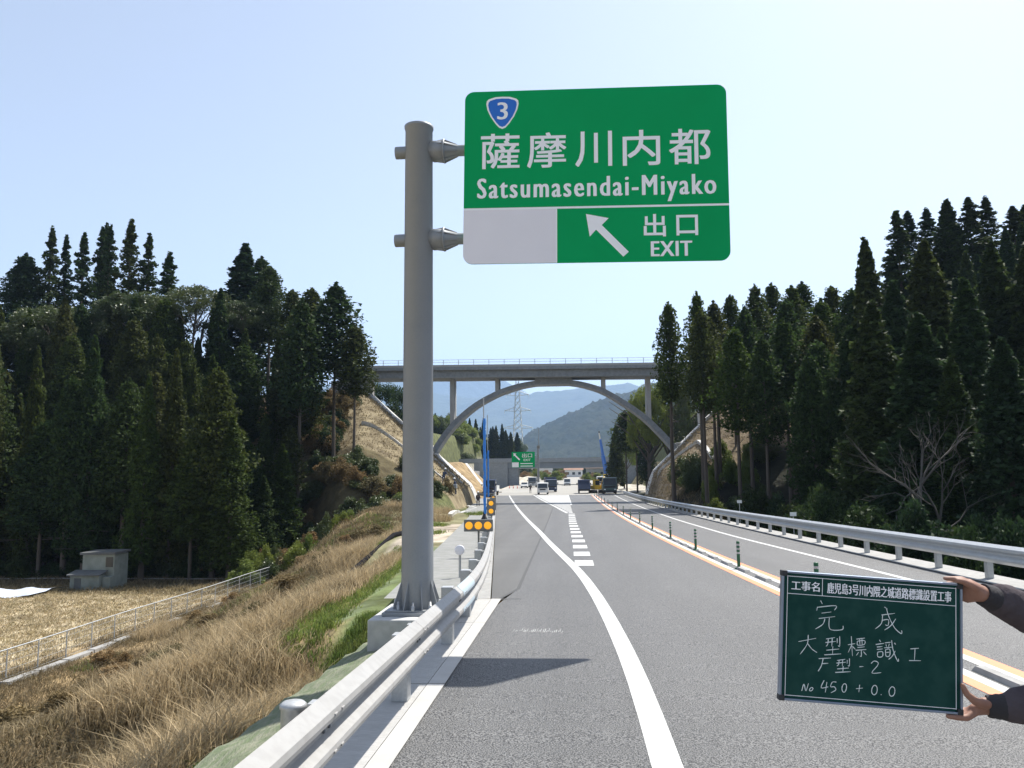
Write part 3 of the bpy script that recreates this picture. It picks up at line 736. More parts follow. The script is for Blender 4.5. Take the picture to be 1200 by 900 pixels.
# pale concrete drains on the cut slopes
def ribbon(path, wd, h, label, m=None, name='slope_drain', side=None, step=.5):
    m = m or mat('drain_concrete', (.50, .495, .475), .8, (.58, .575, .555), 1., .6, fine=(4, (.38, .38, .36), .35))
    P = [Vector(path[0])]
    for a, b in zip(path[:-1], path[1:]):
        a, b = Vector(a), Vector(b); n = max(1, int((b - a).length / step))
        P += [a + (b - a) * k / n for k in range(1, n + 1)]
    vs = []
    for i, p in enumerate(P):
        d = (P[min(i + 1, len(P) - 1)] - P[max(i - 1, 0)]).normalized(); nn = Vector((d.y, -d.x)) * wd / 2
        z = gz(p.x, p.y)
        for q, dz in ((p + nn, -.6), (p + nn, h), (p - nn, h), (p - nn, -.6)): vs.append((q.x, q.y, z + dz))
    fs = [(i * 4 + k, i * 4 + k + 1, i * 4 + 5 + k, i * 4 + 4 + k) for i in range(len(P) - 1) for k in range(3)] + [(0, 1, 2, 3), tuple(range(len(vs) - 4, len(vs)))]
    o = MB().add(vs, fs).build(name, m); tag(o, label, 'slope drain'); return o
ribbon([(-12.3, 104.3), (-27.6, 104.3)], 3.4, .2, 'broad pale concrete drain climbing the left cut slope to the bridge end')
ribbon([(-14.5, 91), (-20.5, 90.5), (-24, 90)], 1.6, .06, 'thin pale drain across the brown left slope, below the broad one')
ribbon([(-13.5, 98.5), (-17.5, 98.2)], .4, .2, 'short pale drain low on the left slope near the workers')
ribbon([(9.6, 104.3), (24.5, 104.3)], 3.4, .2, 'broad pale concrete drain climbing the right cut slope beneath the arch foot')
ribbon([(10.4, 97), (14.5, 92), (14.8, 84)], .4, .22, 'thin pale drain bending across the brown right slope behind the guardrail')
ribbon([(19.5, 96), (27, 96)], .4, .2, 'thin pale drain high on the right slope behind the tall trunks')
ribbon([(-14.6, 167.0), (-22.5, 167)], .9, .3, 'pale drain edging the second brown slope beyond the arch bridge')
ribbon([(-14.8, 146), (-18.5, 156), (-22, 166)], .5, .25, 'slanting pale drain on the second brown slope beyond the arch bridge')
# stepped curb at the left pad
ribbon([(-9.5, 62), (-10.2, 84), (-12, 92)], .35, .25, 'pale kerb running beside the bare earth pad towards the workers', name='path_kerb')

# ---------------------------------------------------------------- second (girder) bridge
GB = empty('girder_bridge', (0, 240, 0)); tag(GB, 'lower grey girder bridge far down the road behind the arch bridge', 'bridge')
MB().box(-19.2, 15.2, .8, 8.2, 4.9, 6.7).build('girder', mat('girder_steel', (.17, .20, .23), .6, (.22, .25, .28), .5, .6), GB)
MB().box(-34, 22, 0, 9, 6.705, 7.0).build('deck', M_conc_d, GB)
MB().box(-34, 22, 0, .25, 7.0, 7.95).build('parapet', M_conc_d, GB)
MB().box(-34, 22, 8.75, 9, 7.0, 7.95).build('parapet', M_conc, GB)
MB().box(-29.5, -19.25, .3, 8.7, -3, 6.7).build('abutment', M_conc_d, GB)
MB().box(-19.2, -16.2, 1.2, 7.6, -3, 4.88).build('pier', M_conc_d, GB)
MB().box(15.25, 22, .3, 8.7, -3, 6.7).build('abutment', M_conc_d, GB)
MB().prism([(-36, -2.9), (-29.5, -2.9), (-29.5, 3.5)], -.4, .2, 'y').build('wing_wall', M_conc_w, GB)
mb = MB(); mb.prism([(-30.5, -2), (-27.5, -2), (-27.5, 4.2)], -30, -1, 'y'); tag(mb.build('retaining_wall', M_conc_w, None, (0, 240, 0)), 'bright pale retaining wall at the left foot of the far girder bridge', 'wall')
# mounds that carry the second bridge
def mound(x0, x1, z1, y0, y1, label, base, sl=6):
    mb = MB()
    a, b = x0, x1
    mb.add([(a - sl, y0 - sl, base), (b + sl, y0 - sl, base), (b + sl, y1 + sl, base), (a - sl, y1 + sl, base), (a, y0, z1), (b, y0, z1), (b, y1, z1), (a, y1, z1)],
           [(4, 5, 6, 7), (0, 1, 5, 4), (1, 2, 6, 5), (2, 3, 7, 6), (3, 0, 4, 7)])
    tag(mb.build('embankment', mat('embankment_soil', (.24, .19, .11), .95, (.15, .15, .07), .3, .6, bump=.1, bs=2)), kind='structure')
mound(-75, -33, 6.4, 238, 250, '', -2)
mound(22, 60, 6.4, 238, 250, '', -2)

# far exit sign on its own post
FS = empty('far_direction_sign', (-6.7, 160, rz(160))); tag(FS, 'small far green exit sign in front of the girder bridge', 'road sign')
MB().tube([(0, 0, -.2), (0, 0, 8.9)], [.22, .17], 10).build('post', M_pole, FS)
MB().tube([(0, -.2, 7.4), (-4.3, -.2, 7.4)], .1, 8).build('arm', M_pole, FS)
MB().tube([(0, -.2, 5.9), (-4.3, -.2, 5.9)], .1, 8).build('arm', M_pole, FS)
fp = empty('sign_panel', (-5.25, -.4, 8.25)); fp.parent = FS
MB().prism(rrect(0, 4.65, -3.1, 0, .15), 0, .05, 'y').build('board', M_green, fp)
MB().prism([(0.06, -3.04), (1.4, -3.04), (1.4, -2.1), (.06, -2.1)], -.02, -.005, 'y').build('blank_panel', M_signw, fp)
MB().prism([(.35, -.25), (.95, -.35), (.75, -.55), (1.7, -1.5), (1.5, -1.7), (.55, -.75), (.4, -.9)], -.02, -.005, 'y').build('arrow', M_signw, fp)
text_mesh('出口', 2.0, .85, 'lettering', M_signw, fp, 2.1, -1.15, -.02, .01, resolution=1)
text_mesh('EXIT', 1.4, .45, 'lettering', M_signw, fp, 2.4, -1.85, -.02, .01, resolution=1)
for z in (-2.35, -2.85): MB().box(1.75, 4.2, -.02, -.005, z - .08, z + .08).build('lettering', M_signw, fp)
LP = empty('lamp_mast', (-7.6, 185, rz(185))); tag(LP, 'thin tall grey mast rising beside the far green exit sign', 'mast')
MB().tube([(0, 0, -.2), (.1, 0, 14.2)], [.16, .07], 8).build('pole', M_pole, LP)
MB().box(-.35, .35, -.25, .25, 9.6, 10.3, .05).build('camera_box', M_box, LP)

# ---------------------------------------------------------------- transmission tower
TW = empty('transmission_tower', (-60, 900, 20)); tag(TW, 'hazy steel lattice transmission tower framed by the arch bridge', 'transmission tower')
def lattice(z0, z1, w0, w1, n, r):
    mb = MB()
    def c(z, k):
        t = (z - z0) / (z1 - z0); h = (w0 + (w1 - w0) * t) / 2; return ((-h, h, h, -h)[k], (-h, -h, h, h)[k], z)
    for i in range(n):
        a, b = z0 + (z1 - z0) * i / n, z0 + (z1 - z0) * (i + 1) / n
        for k in range(4):
            mb.tube([c(a, k), c(b, k)], r, 4, False); mb.tube([c(a, k), c(b, (k + 1) % 4)], r * .7, 4, False); mb.tube([c(b, k), c(a, (k + 1) % 4)], r * .7, 4, False)
    return mb
lattice(0, 99, 13, 2.5, 14, .34).build('mast', M_galv, TW)
for z, l in ((38, 17), (58, 15), (76, 13)):
    mb = MB()
    for s_ in (-1, 1):
        mb.tube([(s_ * 2, 0, z), (s_ * l, 0, z + 1)], .34, 4); mb.tube([(s_ * 2, 0, z + 5), (s_ * l, 0, z + 1)], .3, 4)
        for q in (.3, .6, .85): mb.tube([(s_ * l * q, 0, z), (s_ * l * q, 0, z + 5 * (1 - q) + 1)], .22, 4)
    mb.build('cross_arm', M_galv, TW)
    for s_ in (-1, 1):
        wr = MB(); pth = [(s_ * l + 40 * t * s_ * .2, 0 + t * -10, z - 1 - 22 * (t - t * t)) for t in np.linspace(0, 1, 2)]
        MB().tube([(s_ * l, 0, z + 1), (s_ * l, 0, z - 2.5)], .25, 5).build('insulator', M_vwhite, TW)

# ---------------------------------------------------------------- hills and mountains
def hill(name, cx, cy, wx, wy, prof, seed, m, nx=110, ny=26, rough=.07, base=-5, tree_h=0.):
    """prof: [(x, z)] crest height along x; falls away in y on both sides"""
    rs = np.random.RandomState(seed); K = [(rs.normal(0, 1, 2), rs.uniform(0, 6.28)) for _ in range(26)]
    xs = np.linspace(cx - wx, cx + wx, nx); ys = np.linspace(cy - wy, cy + wy, ny)
    X, Y = np.meshgrid(xs, ys); px, pz = zip(*prof)
    crest = np.interp(X, px, pz); t = np.clip(1 - np.abs((Y - cy) / wy), 0, 1); t = t ** .85
    nz = 0
    for j, (k, p) in enumerate(K):
        f = (1.5 + j * .9) * 3.0 / wx; nz = nz + np.sin(k[0] * f * X + k[1] * f * Y + p) / (1 + j * .45)
    H = np.maximum(crest, 1); Z = base + (H - base) * t * (1 + rough * nz * (1 - t ** 4 * .75))
    Z = Z + rs.normal(0, 1, Z.shape) * tree_h
    co = np.stack([X, Y, Z], -1).reshape(-1, 3); i = np.arange(nx * ny).reshape(ny, nx)
    f = np.stack([i[:-1, :-1], i[:-1, 1:], i[1:, 1:], i[1:, :-1]], -1).reshape(-1, 4)
    me = bpy.data.meshes.new(name); me.from_pydata(co.tolist(), [], f.tolist()); me.polygons.foreach_set('use_smooth', np.ones(len(f), bool))
    tag(link(name, me, m), kind='structure')
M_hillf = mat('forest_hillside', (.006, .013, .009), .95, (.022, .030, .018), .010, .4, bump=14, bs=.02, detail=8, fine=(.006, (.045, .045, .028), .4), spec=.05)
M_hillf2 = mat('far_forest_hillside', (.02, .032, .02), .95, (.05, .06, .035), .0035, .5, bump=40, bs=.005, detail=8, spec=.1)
def mp(pts, Y):          # crest pixel heights written as metres at distance Y
    return pts
hill('near_ridge', 712, 2700, 1350, 900, [(x * 2.16, 1.9 + (z - 1.9) * 2.16) for x, z in [(-300, 4), (-140, 8), (-95, 48), (-60, 78), (-15, 98), (30, 118), (80, 134), (130, 150), (200, 178), (330, 215), (500, 240), (950, 200)]], 5, M_hillf, nx=330, ny=110, tree_h=3.6)
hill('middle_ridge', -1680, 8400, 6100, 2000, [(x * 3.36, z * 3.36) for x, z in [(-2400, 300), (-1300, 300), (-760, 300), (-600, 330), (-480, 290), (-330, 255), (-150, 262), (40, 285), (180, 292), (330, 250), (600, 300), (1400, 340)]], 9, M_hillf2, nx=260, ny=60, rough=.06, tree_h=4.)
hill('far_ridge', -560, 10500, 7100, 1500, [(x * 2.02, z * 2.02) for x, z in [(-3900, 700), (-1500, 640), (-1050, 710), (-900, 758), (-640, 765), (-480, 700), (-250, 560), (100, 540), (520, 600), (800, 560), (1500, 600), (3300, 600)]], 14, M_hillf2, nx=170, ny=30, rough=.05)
hill('left_ridge', -900, 1500, 560, 500, [(-1460, 220), (-900, 200), (-560, 150), (-420, 90), (-340, 30)], 21, M_hillf2)
hill('right_ridge', 1150, 1100, 700, 500, [(450, 40), (700, 180), (1200, 240), (1850, 220)], 25, M_hillf2)

# far houses beyond the second bridge
def house(x, y, w_, d, h, wallm, roofm, label):
    z = gz(x, y); t = empty('house', (x, y, z))
    MB().box(-w_ / 2, w_ / 2, -d / 2, d / 2, -.5, h).build('wall', wallm, t)
    MB().prism([(-d / 2 - .6, h), (d / 2 + .6, h), (0, h + 2.2)], -w_ / 2 - .5, w_ / 2 + .5, 'x').build('roof', roofm, t)
    for k in range(3):
        xx = -w_ / 3 + k * w_ / 3
        MB().box(xx - .7, xx + .7, -d / 2 - .06, -d / 2 + .02, 1.2, 2.5).build('window', M_glass, t)
    tag(t, label, 'house', 'houses beyond the girder bridge')
M_roofr = mat('roof_tiles_brown', (.24, .13, .09), .8, (.32, .18, .12), .6, .6)
house(1, 410, 9, 8, 3.6, M_vwhite, M_roofr, 'white house with brown roof, centre of the gap beneath the girder bridge')
house(-15, 450, 8, 7, 3.4, M_vwhite, M_hutroof, 'pale house with grey roof, left of the brown-roofed one')
house(13, 440, 10, 8, 4.6, M_conc_w, M_roofr, 'taller pale house with reddish roof, right of the white one')
house(6, 500, 8, 8, 6.5, M_vwhite, M_hutroof, 'narrow pale two-storey house behind the others beneath the girder bridge')

# ---------------------------------------------------------------- hut, fence, field things on the left
H = empty('hut', (-36.3, 60.4, -6.05)); H.scale = (.86, .86, .95); tag(H, 'small weathered two-level concrete pump hut at the edge of the field', 'hut')
MB().box(-1.45, 1.5, -1.1, 1.1, -.2, 2.62).build('wall', M_hutwall, H)
rfm = MB(); rfm.add([(-1.62, -1.3, 2.60), (1.64, -1.3, 2.63), (1.64, 1.25, 2.70), (-1.62, 1.25, 2.67), (-1.62, -1.3, 2.78), (1.64, -1.3, 2.81), (1.64, 1.25, 2.88), (-1.62, 1.25, 2.85)],
                    [(3, 2, 1, 0), (4, 5, 6, 7), (0, 1, 5, 4), (1, 2, 6, 5), (2, 3, 7, 6), (3, 0, 4, 7)]); rfm.build('roof', M_hutroof, H)
MB().box(-1.9, .75, -2.1, -1.1, -.2, 1.05).build('lean_to', M_hutwall, H)
lt = MB(); lt.prism([(-2.35, 1.05), (-1.0, 1.34), (-1.0, 1.42), (-2.35, 1.15)], -2.1, .95, 'x'); lt.build('lean_to_roof', M_hutroof, H)
wn_ = MB().box(.72, 1.38, -1.13, -1.04, 1.62, 2.42).build('window', M_glass, H)
MB().box(.68, 1.42, -1.16, -1.11, 1.56, 1.62).build('sill', M_hutwall, wn_)
MB().box(-1.5, -.9, -2.14, -2.06, .05, .85).build('door', M_hutroof, H)
MB().box(.8, 1.5, -1.7, -1.1, -.2, .9).build('side_block', M_hutwall, H)
tp = MB(); n = 16
vs = [( -44.8 + 6.6 * i / n + .3 * math.sin(j), 52.5 + 4.2 * j / 6 + i * .12, gz(-41, 54) + .10 + .10 * math.sin(i * 1.3 + j) + .28 * math.sin(math.pi * j / 6)) for j in range(7) for i in range(n + 1)]
tp.add(vs, [(j * (n + 1) + i, j * (n + 1) + i + 1, (j + 1) * (n + 1) + i + 1, (j + 1) * (n + 1) + i) for j in range(6) for i in range(n)], True)
tag(tp.build('tarp', M_tarp), 'pale bluish plastic sheet on the ground left of the hut', 'plastic sheet')
fl_ = MB(); vs = []
for i in range(41):
    x = -90 + 70 * i / 40
    for dx in (0, 1.0): vs.append((x, 64.2 + dx - .3 * dx, gz(x, 64.5) + .12))
fl_.add(vs, [(2 * i, 2 * i + 2, 2 * i + 3, 2 * i + 1) for i in range(40)]); tag(fl_.sheet('farm_path', M_conc), kind='structure')

FN = empty('wire_fence', (0, 0, 0)); tag(FN, 'long low wire fence with thin grey posts between the field and the weedy bank', 'fence')
fx = lambda y: -23.2 - .018 * (y - 30)
fm = MB().tube([(0, 0, -.2), (0, 0, 1.3)], .028, 8).mesh('fence_post', M_wire)
y = 14.; 
while y < 62: link('fence_post', fm, None, FN, (fx(y), y, gz(fx(y) - .5, y))); y += 2.0
def fz(y): return gz(fx(y) - .5, y)
MB().tube([(fx(y), y, fz(y) + 1.28) for y in np.arange(14, 62.5, 1.)], .025, 6).build('top_rail', M_wire, FN)
wm = MB()
for h in (.15, .45, .75, 1.05): wm.tube([(fx(y), y, fz(y) + h) for y in np.arange(14, 62.5, 2.)], .006, 3, False)
y = 14.
while y < 62: wm.tube([(fx(y), y, fz(y)), (fx(y), y, fz(y) + 1.27)], .005, 3, False); y += .2
o = wm.build('wire_mesh', M_wire, FN); o['kind'] = 'stuff'
fc = empty('fence_kerb', (0, 0, 0)); tag(fc, kind='structure')
for a, b in ((20, 21.5), (25, 27), (31.3, 41.5), (44.5, 46), (50, 52)):
    t = a
    while t < b - .3:
        e = min(t + 1.9, b); MB().box(fx(t) + .25, fx(t) + .62, t, e - .04, fz(t) - .1, fz(t) + .16).build('kerb_stone', M_conc_w, fc); t += 2.0
# black drain pipe and broken gutter on the bank
tag(MB().tube([(-10.4, 29.5, gz(-10.4, 29.5) + .16), (-9.6, 34, gz(-9.6, 34) + .18), (-9.0, 40, gz(-9, 40) + .18), (-8.6, 47, gz(-8.6, 47) + .1)], .12, 10).build('drain_pipe', mat('black_plastic', (.008, .008, .01), .9, spec=.1)),
    'long black drain pipe lying along the grassy bank left of the sign post', 'drain pipe')

# ---------------------------------------------------------------- foliage generators (numpy)
RS = np.random.RandomState(11)
def leaf_cloud(centers, radii, per, size, flat=.6, rs=RS):
    """small triangles scattered through ellipsoidal clumps; returns verts, faces"""
    n = len(centers); tot = n * per
    c = np.repeat(centers, per, 0); rd = np.repeat(radii, per, 0)
    d = rs.normal(0, 1, (tot, 3)); d /= np.linalg.norm(d, axis=1)[:, None]; rad = rs.uniform(.25, 1, tot) ** .45
    p = c + d * rd * rad[:, None]
    s = size * rs.uniform(.6, 1.5, tot)
    a = rs.normal(0, 1, (tot, 3)); a[:, 2] *= flat; a /= np.linalg.norm(a, axis=1)[:, None]
    b = np.cross(a, rs.normal(0, 1, (tot, 3))); b /= np.linalg.norm(b, axis=1)[:, None]
    v0 = p - a * s[:, None] * .5; v1 = p + a * s[:, None] * .5 + b * s[:, None] * .12; v2 = p + b * s[:, None] * .62
    V = np.stack([v0, v1, v2], 1).reshape(-1, 3); F = np.arange(tot * 3).reshape(-1, 3)
    return V, F
def npmesh(name, V, F, m):
    me = bpy.data.meshes.new(name)
    nf, k = F.shape
    me.vertices.add(len(V)); me.vertices.foreach_set('co', np.asarray(V, np.float32).ravel())
    me.loops.add(nf * k); me.loops.foreach_set('vertex_index', np.asarray(F, np.int32).ravel())
    me.polygons.add(nf); me.polygons.foreach_set('loop_start', np.arange(0, nf * k, k, dtype=np.int32))
    me.update(calc_edges=True)
    if m: me.materials.append(m)
    return me
def cedar_mesh(seed, bare, width, tri=7500, shape='cone', ls=.032, n=170):
    """unit-height crown: height 1, radius = width; bare = bare trunk fraction"""
    rs = np.random.RandomState(seed); C = []; Rd = []
    for i in range(n):
        t = (i + rs.uniform()) / n                                   # 0 bottom of crown .. 1 top
        if shape == 'cone': prof = (1 - t) ** .88 * (1 - .35 * math.exp(-t * 12)) + .012
        elif shape == 'spire': prof = (1 - t) ** .78 + .01
        elif shape == 'round': prof = math.sqrt(max(0, 1 - ((t - .42) / .6) ** 2)) * .95 + .05
        else: prof = (1 - t ** 2.2) * (.55 + .45 * min(1, t * 4)) + .05
        ang = i * 2.39996 + rs.uniform(-.5, .5); rr_ = prof * width * (rs.uniform(.15, 1.35) if shape == 'spire' else rs.uniform(.45, 1.0))
        if rs.uniform() < .22: rr_ *= 1.3
        z = bare + (1 - bare) * t * .985
        cs = ((.010 + .060 * prof) if shape == 'cone' else (.008 + .046 * prof) if shape == 'spire' else (.026 + .048 * prof)) * rs.uniform(.6, 1.35)
        C.append((rr_ * math.cos(ang), rr_ * math.sin(ang), z - .012)); Rd.append((cs * 1.0, cs * 1.0, cs * .62 if shape != 'cone' else cs * .8))
    C += [(0, 0, .985), (0, 0, .95)]; Rd += [(.005, .005, .025), (.012, .012, .03)]
    V, F = leaf_cloud(np.array(C), np.array(Rd), tri // n, ls, .55, rs)
    return npmesh('crown', V, F, None)
def trunk_mesh(r=.016, top_=.93, seed=0, branches=0, bare=.4, width=.12):
    rs = np.random.RandomState(seed); mb = MB()
    mb.tube([(0, 0, -.06), (.003, 0, .3), (0, .003, .6), (0, 0, top_)], [r * 1.15, r * .85, r * .55, r * .12], 8, False)
    for i in range(branches):
        z = bare * .75 + (1 - bare * .75) * rs.uniform(0, .9); a = rs.uniform(0, 6.28); l = width * rs.uniform(.5, 1.0) * (1.05 - z)*1.4
        mb.tube([(0, 0, z), (l * math.cos(a), l * math.sin(a), z + rs.uniform(-.01, .03))], [r * .22, r * .06], 4, False)
    return mb.mesh('trunk')
CED = {}
for k in range(5): CED['cone', k] = (cedar_mesh(40 + k, .10, .135, 16000, 'cone', .019, 150), trunk_mesh(.014, .95, k, 20, .1, .13))
for k in range(4): CED['slim', k] = (cedar_mesh(60 + k, .52, .085, 6200, 'oval', .017, 85), trunk_mesh(.0105, .96, 20 + k, 34, .5, .08))
for k in range(3): CED['round', k] = (cedar_mesh(80 + k, .30, .14, 15000, 'oval', .019), trunk_mesh(.013, .93, 30 + k, 22, .3, .13))
for k in range(3): CED['spire', k] = (cedar_mesh(90 + k, .12, .090, 5600, 'spire', .016, 80), trunk_mesh(.012, .95, 50 + k, 20, .2, .09))
def broad_mesh(seed, tri=19000):
    rs = np.random.RandomState(seed); C = []; Rd = []
    for i in range(95):
        a = rs.uniform(0, 6.28); u = rs.uniform(-.35, 1); r = math.sqrt(max(0, 1 - u * u)) * rs.uniform(.75, 1.03)
        C.append((.5 * r * math.cos(a), .5 * r * math.sin(a), .58 + .36 * u)); s = rs.uniform(.07, .13); Rd.append((s, s, s * .65))
    V, F = leaf_cloud(np.array(C), np.array(Rd), tri // 95, .024, .8, rs); return npmesh('crown', V, F, None)
def broad_trunk(seed):
    rs = np.random.RandomState(seed); mb = MB(); mb.tube([(0, 0, -.05), (.01, 0, .2), (0, .01, .45)], [.018, .014, .010], 8, False)
    for i in range(9):
        a = rs.uniform(0, 6.28); mb.tube([(0, 0, .25 + .02 * i), (.18 * math.cos(a), .18 * math.sin(a), .5 + .03 * i), (.36 * math.cos(a), .36 * math.sin(a), .62 + .03 * i)], [.009, .006, .002], 5, False)
    return mb.mesh('trunk')
for k in range(3): CED['broad', k] = (broad_mesh(120 + k), broad_trunk(130 + k))
for v in CED.values(): v[1].materials.append(M_bark)
_mm = {}
def zone(x, y):
    px = x / y * 930 + 670
    for lim, nm in ((45, 'at the left edge'), (85, 'just left of the hut'), (135, 'right above the hut'), (190, 'a little right of the hut'), (245, 'midway between hut and slim trees'), (300, 'left of the slim skyline trees'),
                    (352, 'just left of the slim bare trunks'), (440, 'at the forest end by the bank'), (820, 'by the thin stand'), (900, 'in the thin stand'), (985, 'right of the thin stand'), (1045, 'left of the leafless pale tree'), (1090, 'behind the leafless pale tree'), (1145, 'right of the leafless pale tree'), (9e9, 'at the right edge')):
        if px < lim: return nm
def tree(kind, x, y, ztop, dia, label, group, m=M_cedar, name='cedar_tree', zb=None, cat='tree', tall=None):
    ks = [k for k in CED if k[0] == kind]; key = ks[random.randrange(len(ks))]; cr, tr = CED[key]
    z = gz(x, y) if zb is None else zb
    h = max(2, ztop - z); t = empty(name, (x, y, z), random.uniform(0, 6.28))
    base = {'cone': .27, 'slim': .17, 'round': .28, 'spire': .18, 'broad': 1.0}[kind]
    s = dia / base
    kk = (key, m.name)
    if kk not in _mm: c = cr.copy(); c.materials.clear(); c.materials.append(m); _mm[kk] = c
    for nm, me_ in (('crown', _mm[kk]), ('trunk', tr)):
        o = link(nm, me_, None, t)
        o.scale = (s, s, h) if nm == 'crown' else (h, h, h)
    tag(t, label, cat, group)
    return t
def bare_mesh(seed, n0=7, spread=.42, r0=.012):
    rs = np.random.RandomState(seed); mb = MB()
    def grow(p, d, l, r, dep):
        q = p + d * l; mid = p + d * l * .5 + Vector(rs.normal(0, .05, 3)) * l
        mb.tube([p, mid, q], [r, r * .8, r * .6], 5 if dep < 3 else 3, False)
        if dep >= 5: return
        for k in range(3 if dep < 4 else 2):
            nd = (d + Vector(rs.normal(0, spread, 3)) + Vector((0, 0, .12))).normalized(); grow(q if k else mid, nd, l * rs.uniform(.62, .85), r * .58, dep + 1)
    grow(Vector((0, 0, -.03)), Vector((0, 0, 1)), .22, r0, 0)
    return mb.mesh('branches', None)
BARE = [bare_mesh(3), bare_mesh(8), bare_mesh(12)]
def bare_tree(i, x, y, h, label, m, zb=None, wide=1.):
    z = gz(x, y) if zb is None else zb
    o = link('bare_tree', BARE[i].copy(), m, None, (x, y, z), i * 1.3); o.scale = (h * wide, h * wide, h); tag(o, label, 'tree'); return o

# ---------------------------------------------------------------- trees on the left
LT = [(-69.9, 100, 36.4, 2.6), (-69.2, 102, 35.9, 2.2), (-64.0, 98, 34.8, 2.6), (-63.4, 101, 36.6, 2.6), (-65.9, 106, 38.7, 2.5), (-60.4, 98, 35.8, 2.2), (-57.6, 98, 36.4, 2.9), (-55.0, 98, 34.5, 2.4), (-51.1, 96, 31.2, 3.0), (-42.8, 100, 33.2, 5.0)]
oo = ['first', 'second', 'third', 'fourth', 'fifth', 'sixth', 'seventh', 'eighth', 'ninth']
for i, (x, y, z, d) in enumerate(sorted(LT)):
    lab = f'pointed dark cedar on the left skyline, {oo[i]} from the left' if i < 9 else 'broad dark cedar alone on the left skyline beside a leafless tree'
    tree('spire' if i < 9 else 'cone', x, y, z, d * 1.95, lab, 'cedars on the left skyline', M_cedar_dk, zb=gz(x, y) - 2 if i < 9 else None)
tree('round', -72.7, 99, 32.5, 6.5, 'rounded dark cedar at the left end of the skyline row beside the bare tree', 'cedars on the left skyline', M_cedar_dk)
bare_tree(0, -76.5, 99, 15, 'leafless grey tree against the sky at the far left edge', M_bark, 17, 1.0)
bare_tree(1, -47.9, 99, 12, 'leafless twiggy tree on the left skyline between dark cedars', M_bark, 19, 1.3)
for (x, y, z, d, lab) in [(-36.9, 94, 28.3, 4.0, 'tall slim cedar just right of the broad one on the left skyline'), (-32.6, 90, 24.3, 3.4, 'slim cedar with round top, third from the open sky on the left'),
                          (-28.9, 86, 23.4, 4.0, 'tall slim cedar with tufted crown, second from the open sky on the left'), (-24.9, 82, 22.8, 4.8, 'tallest bare-trunked cedar at the right edge of the left forest'),
                          (-22.2, 80, 17.8, 3.4, 'small ragged cedar leaning out at the edge of the left forest towards the bridge'), (-41.3, 102, 32.0, 4.0, 'slim dark cedar close behind the broad one on the left skyline'),
                          (-27.2, 78, 20.2, 3.8, 'slim cedar in front of the tallest bare-trunked one, left forest edge')]:
    tree('slim', x, y, z, d, lab, 'slim cedars at the edge of the left forest', M_cedar_dk)
# pale-topped evergreens below the skyline row
for i, (x, y, z, d, lab) in enumerate([(-53, 92, 25.2, 10, 'big rounded evergreen with pale leaf tops, centre of the left hill'), (-62, 91, 23.5, 11, 'wide rounded evergreen with pale leaf tops, below the pointed skyline cedars'),
                                       (-71, 90, 22, 10, 'rounded pale-topped evergreen near the left edge of the photo'), (-46, 93, 26, 9, 'rounded evergreen right of the big pale-topped one on the left hill'), (-39.5, 93, 24, 7, 'small rounded evergreen on the left hill behind slim cedars')]):
    tree('broad', x, y, z, d, lab, 'rounded evergreens on the left hill', M_leaf, 'evergreen_tree', zb=z - d * .95)
gl = 'cedars massed on the left hill'
for (yr, x0, x1, st, hh, kinds) in [(65.6, -78, -26.5, 2.2, 20.5, ('cone', 'round', 'round')), (69, -76, -24, 2.6, 15.5, ('cone', 'cone', 'round')), (72, -78, -25, 2.8, 15.5, ('cone', 'round')), (77, -80, -26, 2.9, 16.5, ('cone', 'cone', 'slim')),
                                    (82.5, -82, -27, 3.1, 17, ('cone', 'round')), (88, -84, -30, 3.4, 16.5, ('cone', 'cone', 'round')), (94, -88, -38, 5.0, 14.5, ('cone', 'round'))]:
    x = x0
    while x < x1:
        xx = x + random.uniform(-1.1, 1.1); yy = yr + random.uniform(-1.6, 1.6); h = hh * (random.uniform(.50, 1.08) if yr < 70 else random.uniform(.74, 1.1))
        if xx > -33: h *= .86
        k = random.choice(kinds)
        row = {65.6: 'nearest', 69: 'front', 72: 'front', 77: 'middle', 82.5: 'middle', 88: 'upper', 94: 'upper'}[yr]
        kd = {'cone': 'brownish-green pointed cedar', 'round': 'green round-topped cedar', 'slim': 'slim bare-trunked cedar'}[k]
        tree(k, xx, yy, gz(xx, yy) + h, random.uniform(3.0, 4.7) * (.75 if k == 'slim' else 1), f'{kd}, {row} rows of the left forest, {zone(xx, yy)}', f'{gl}, {row} rows, {k} kind, {zone(xx, yy)}')
        x += st
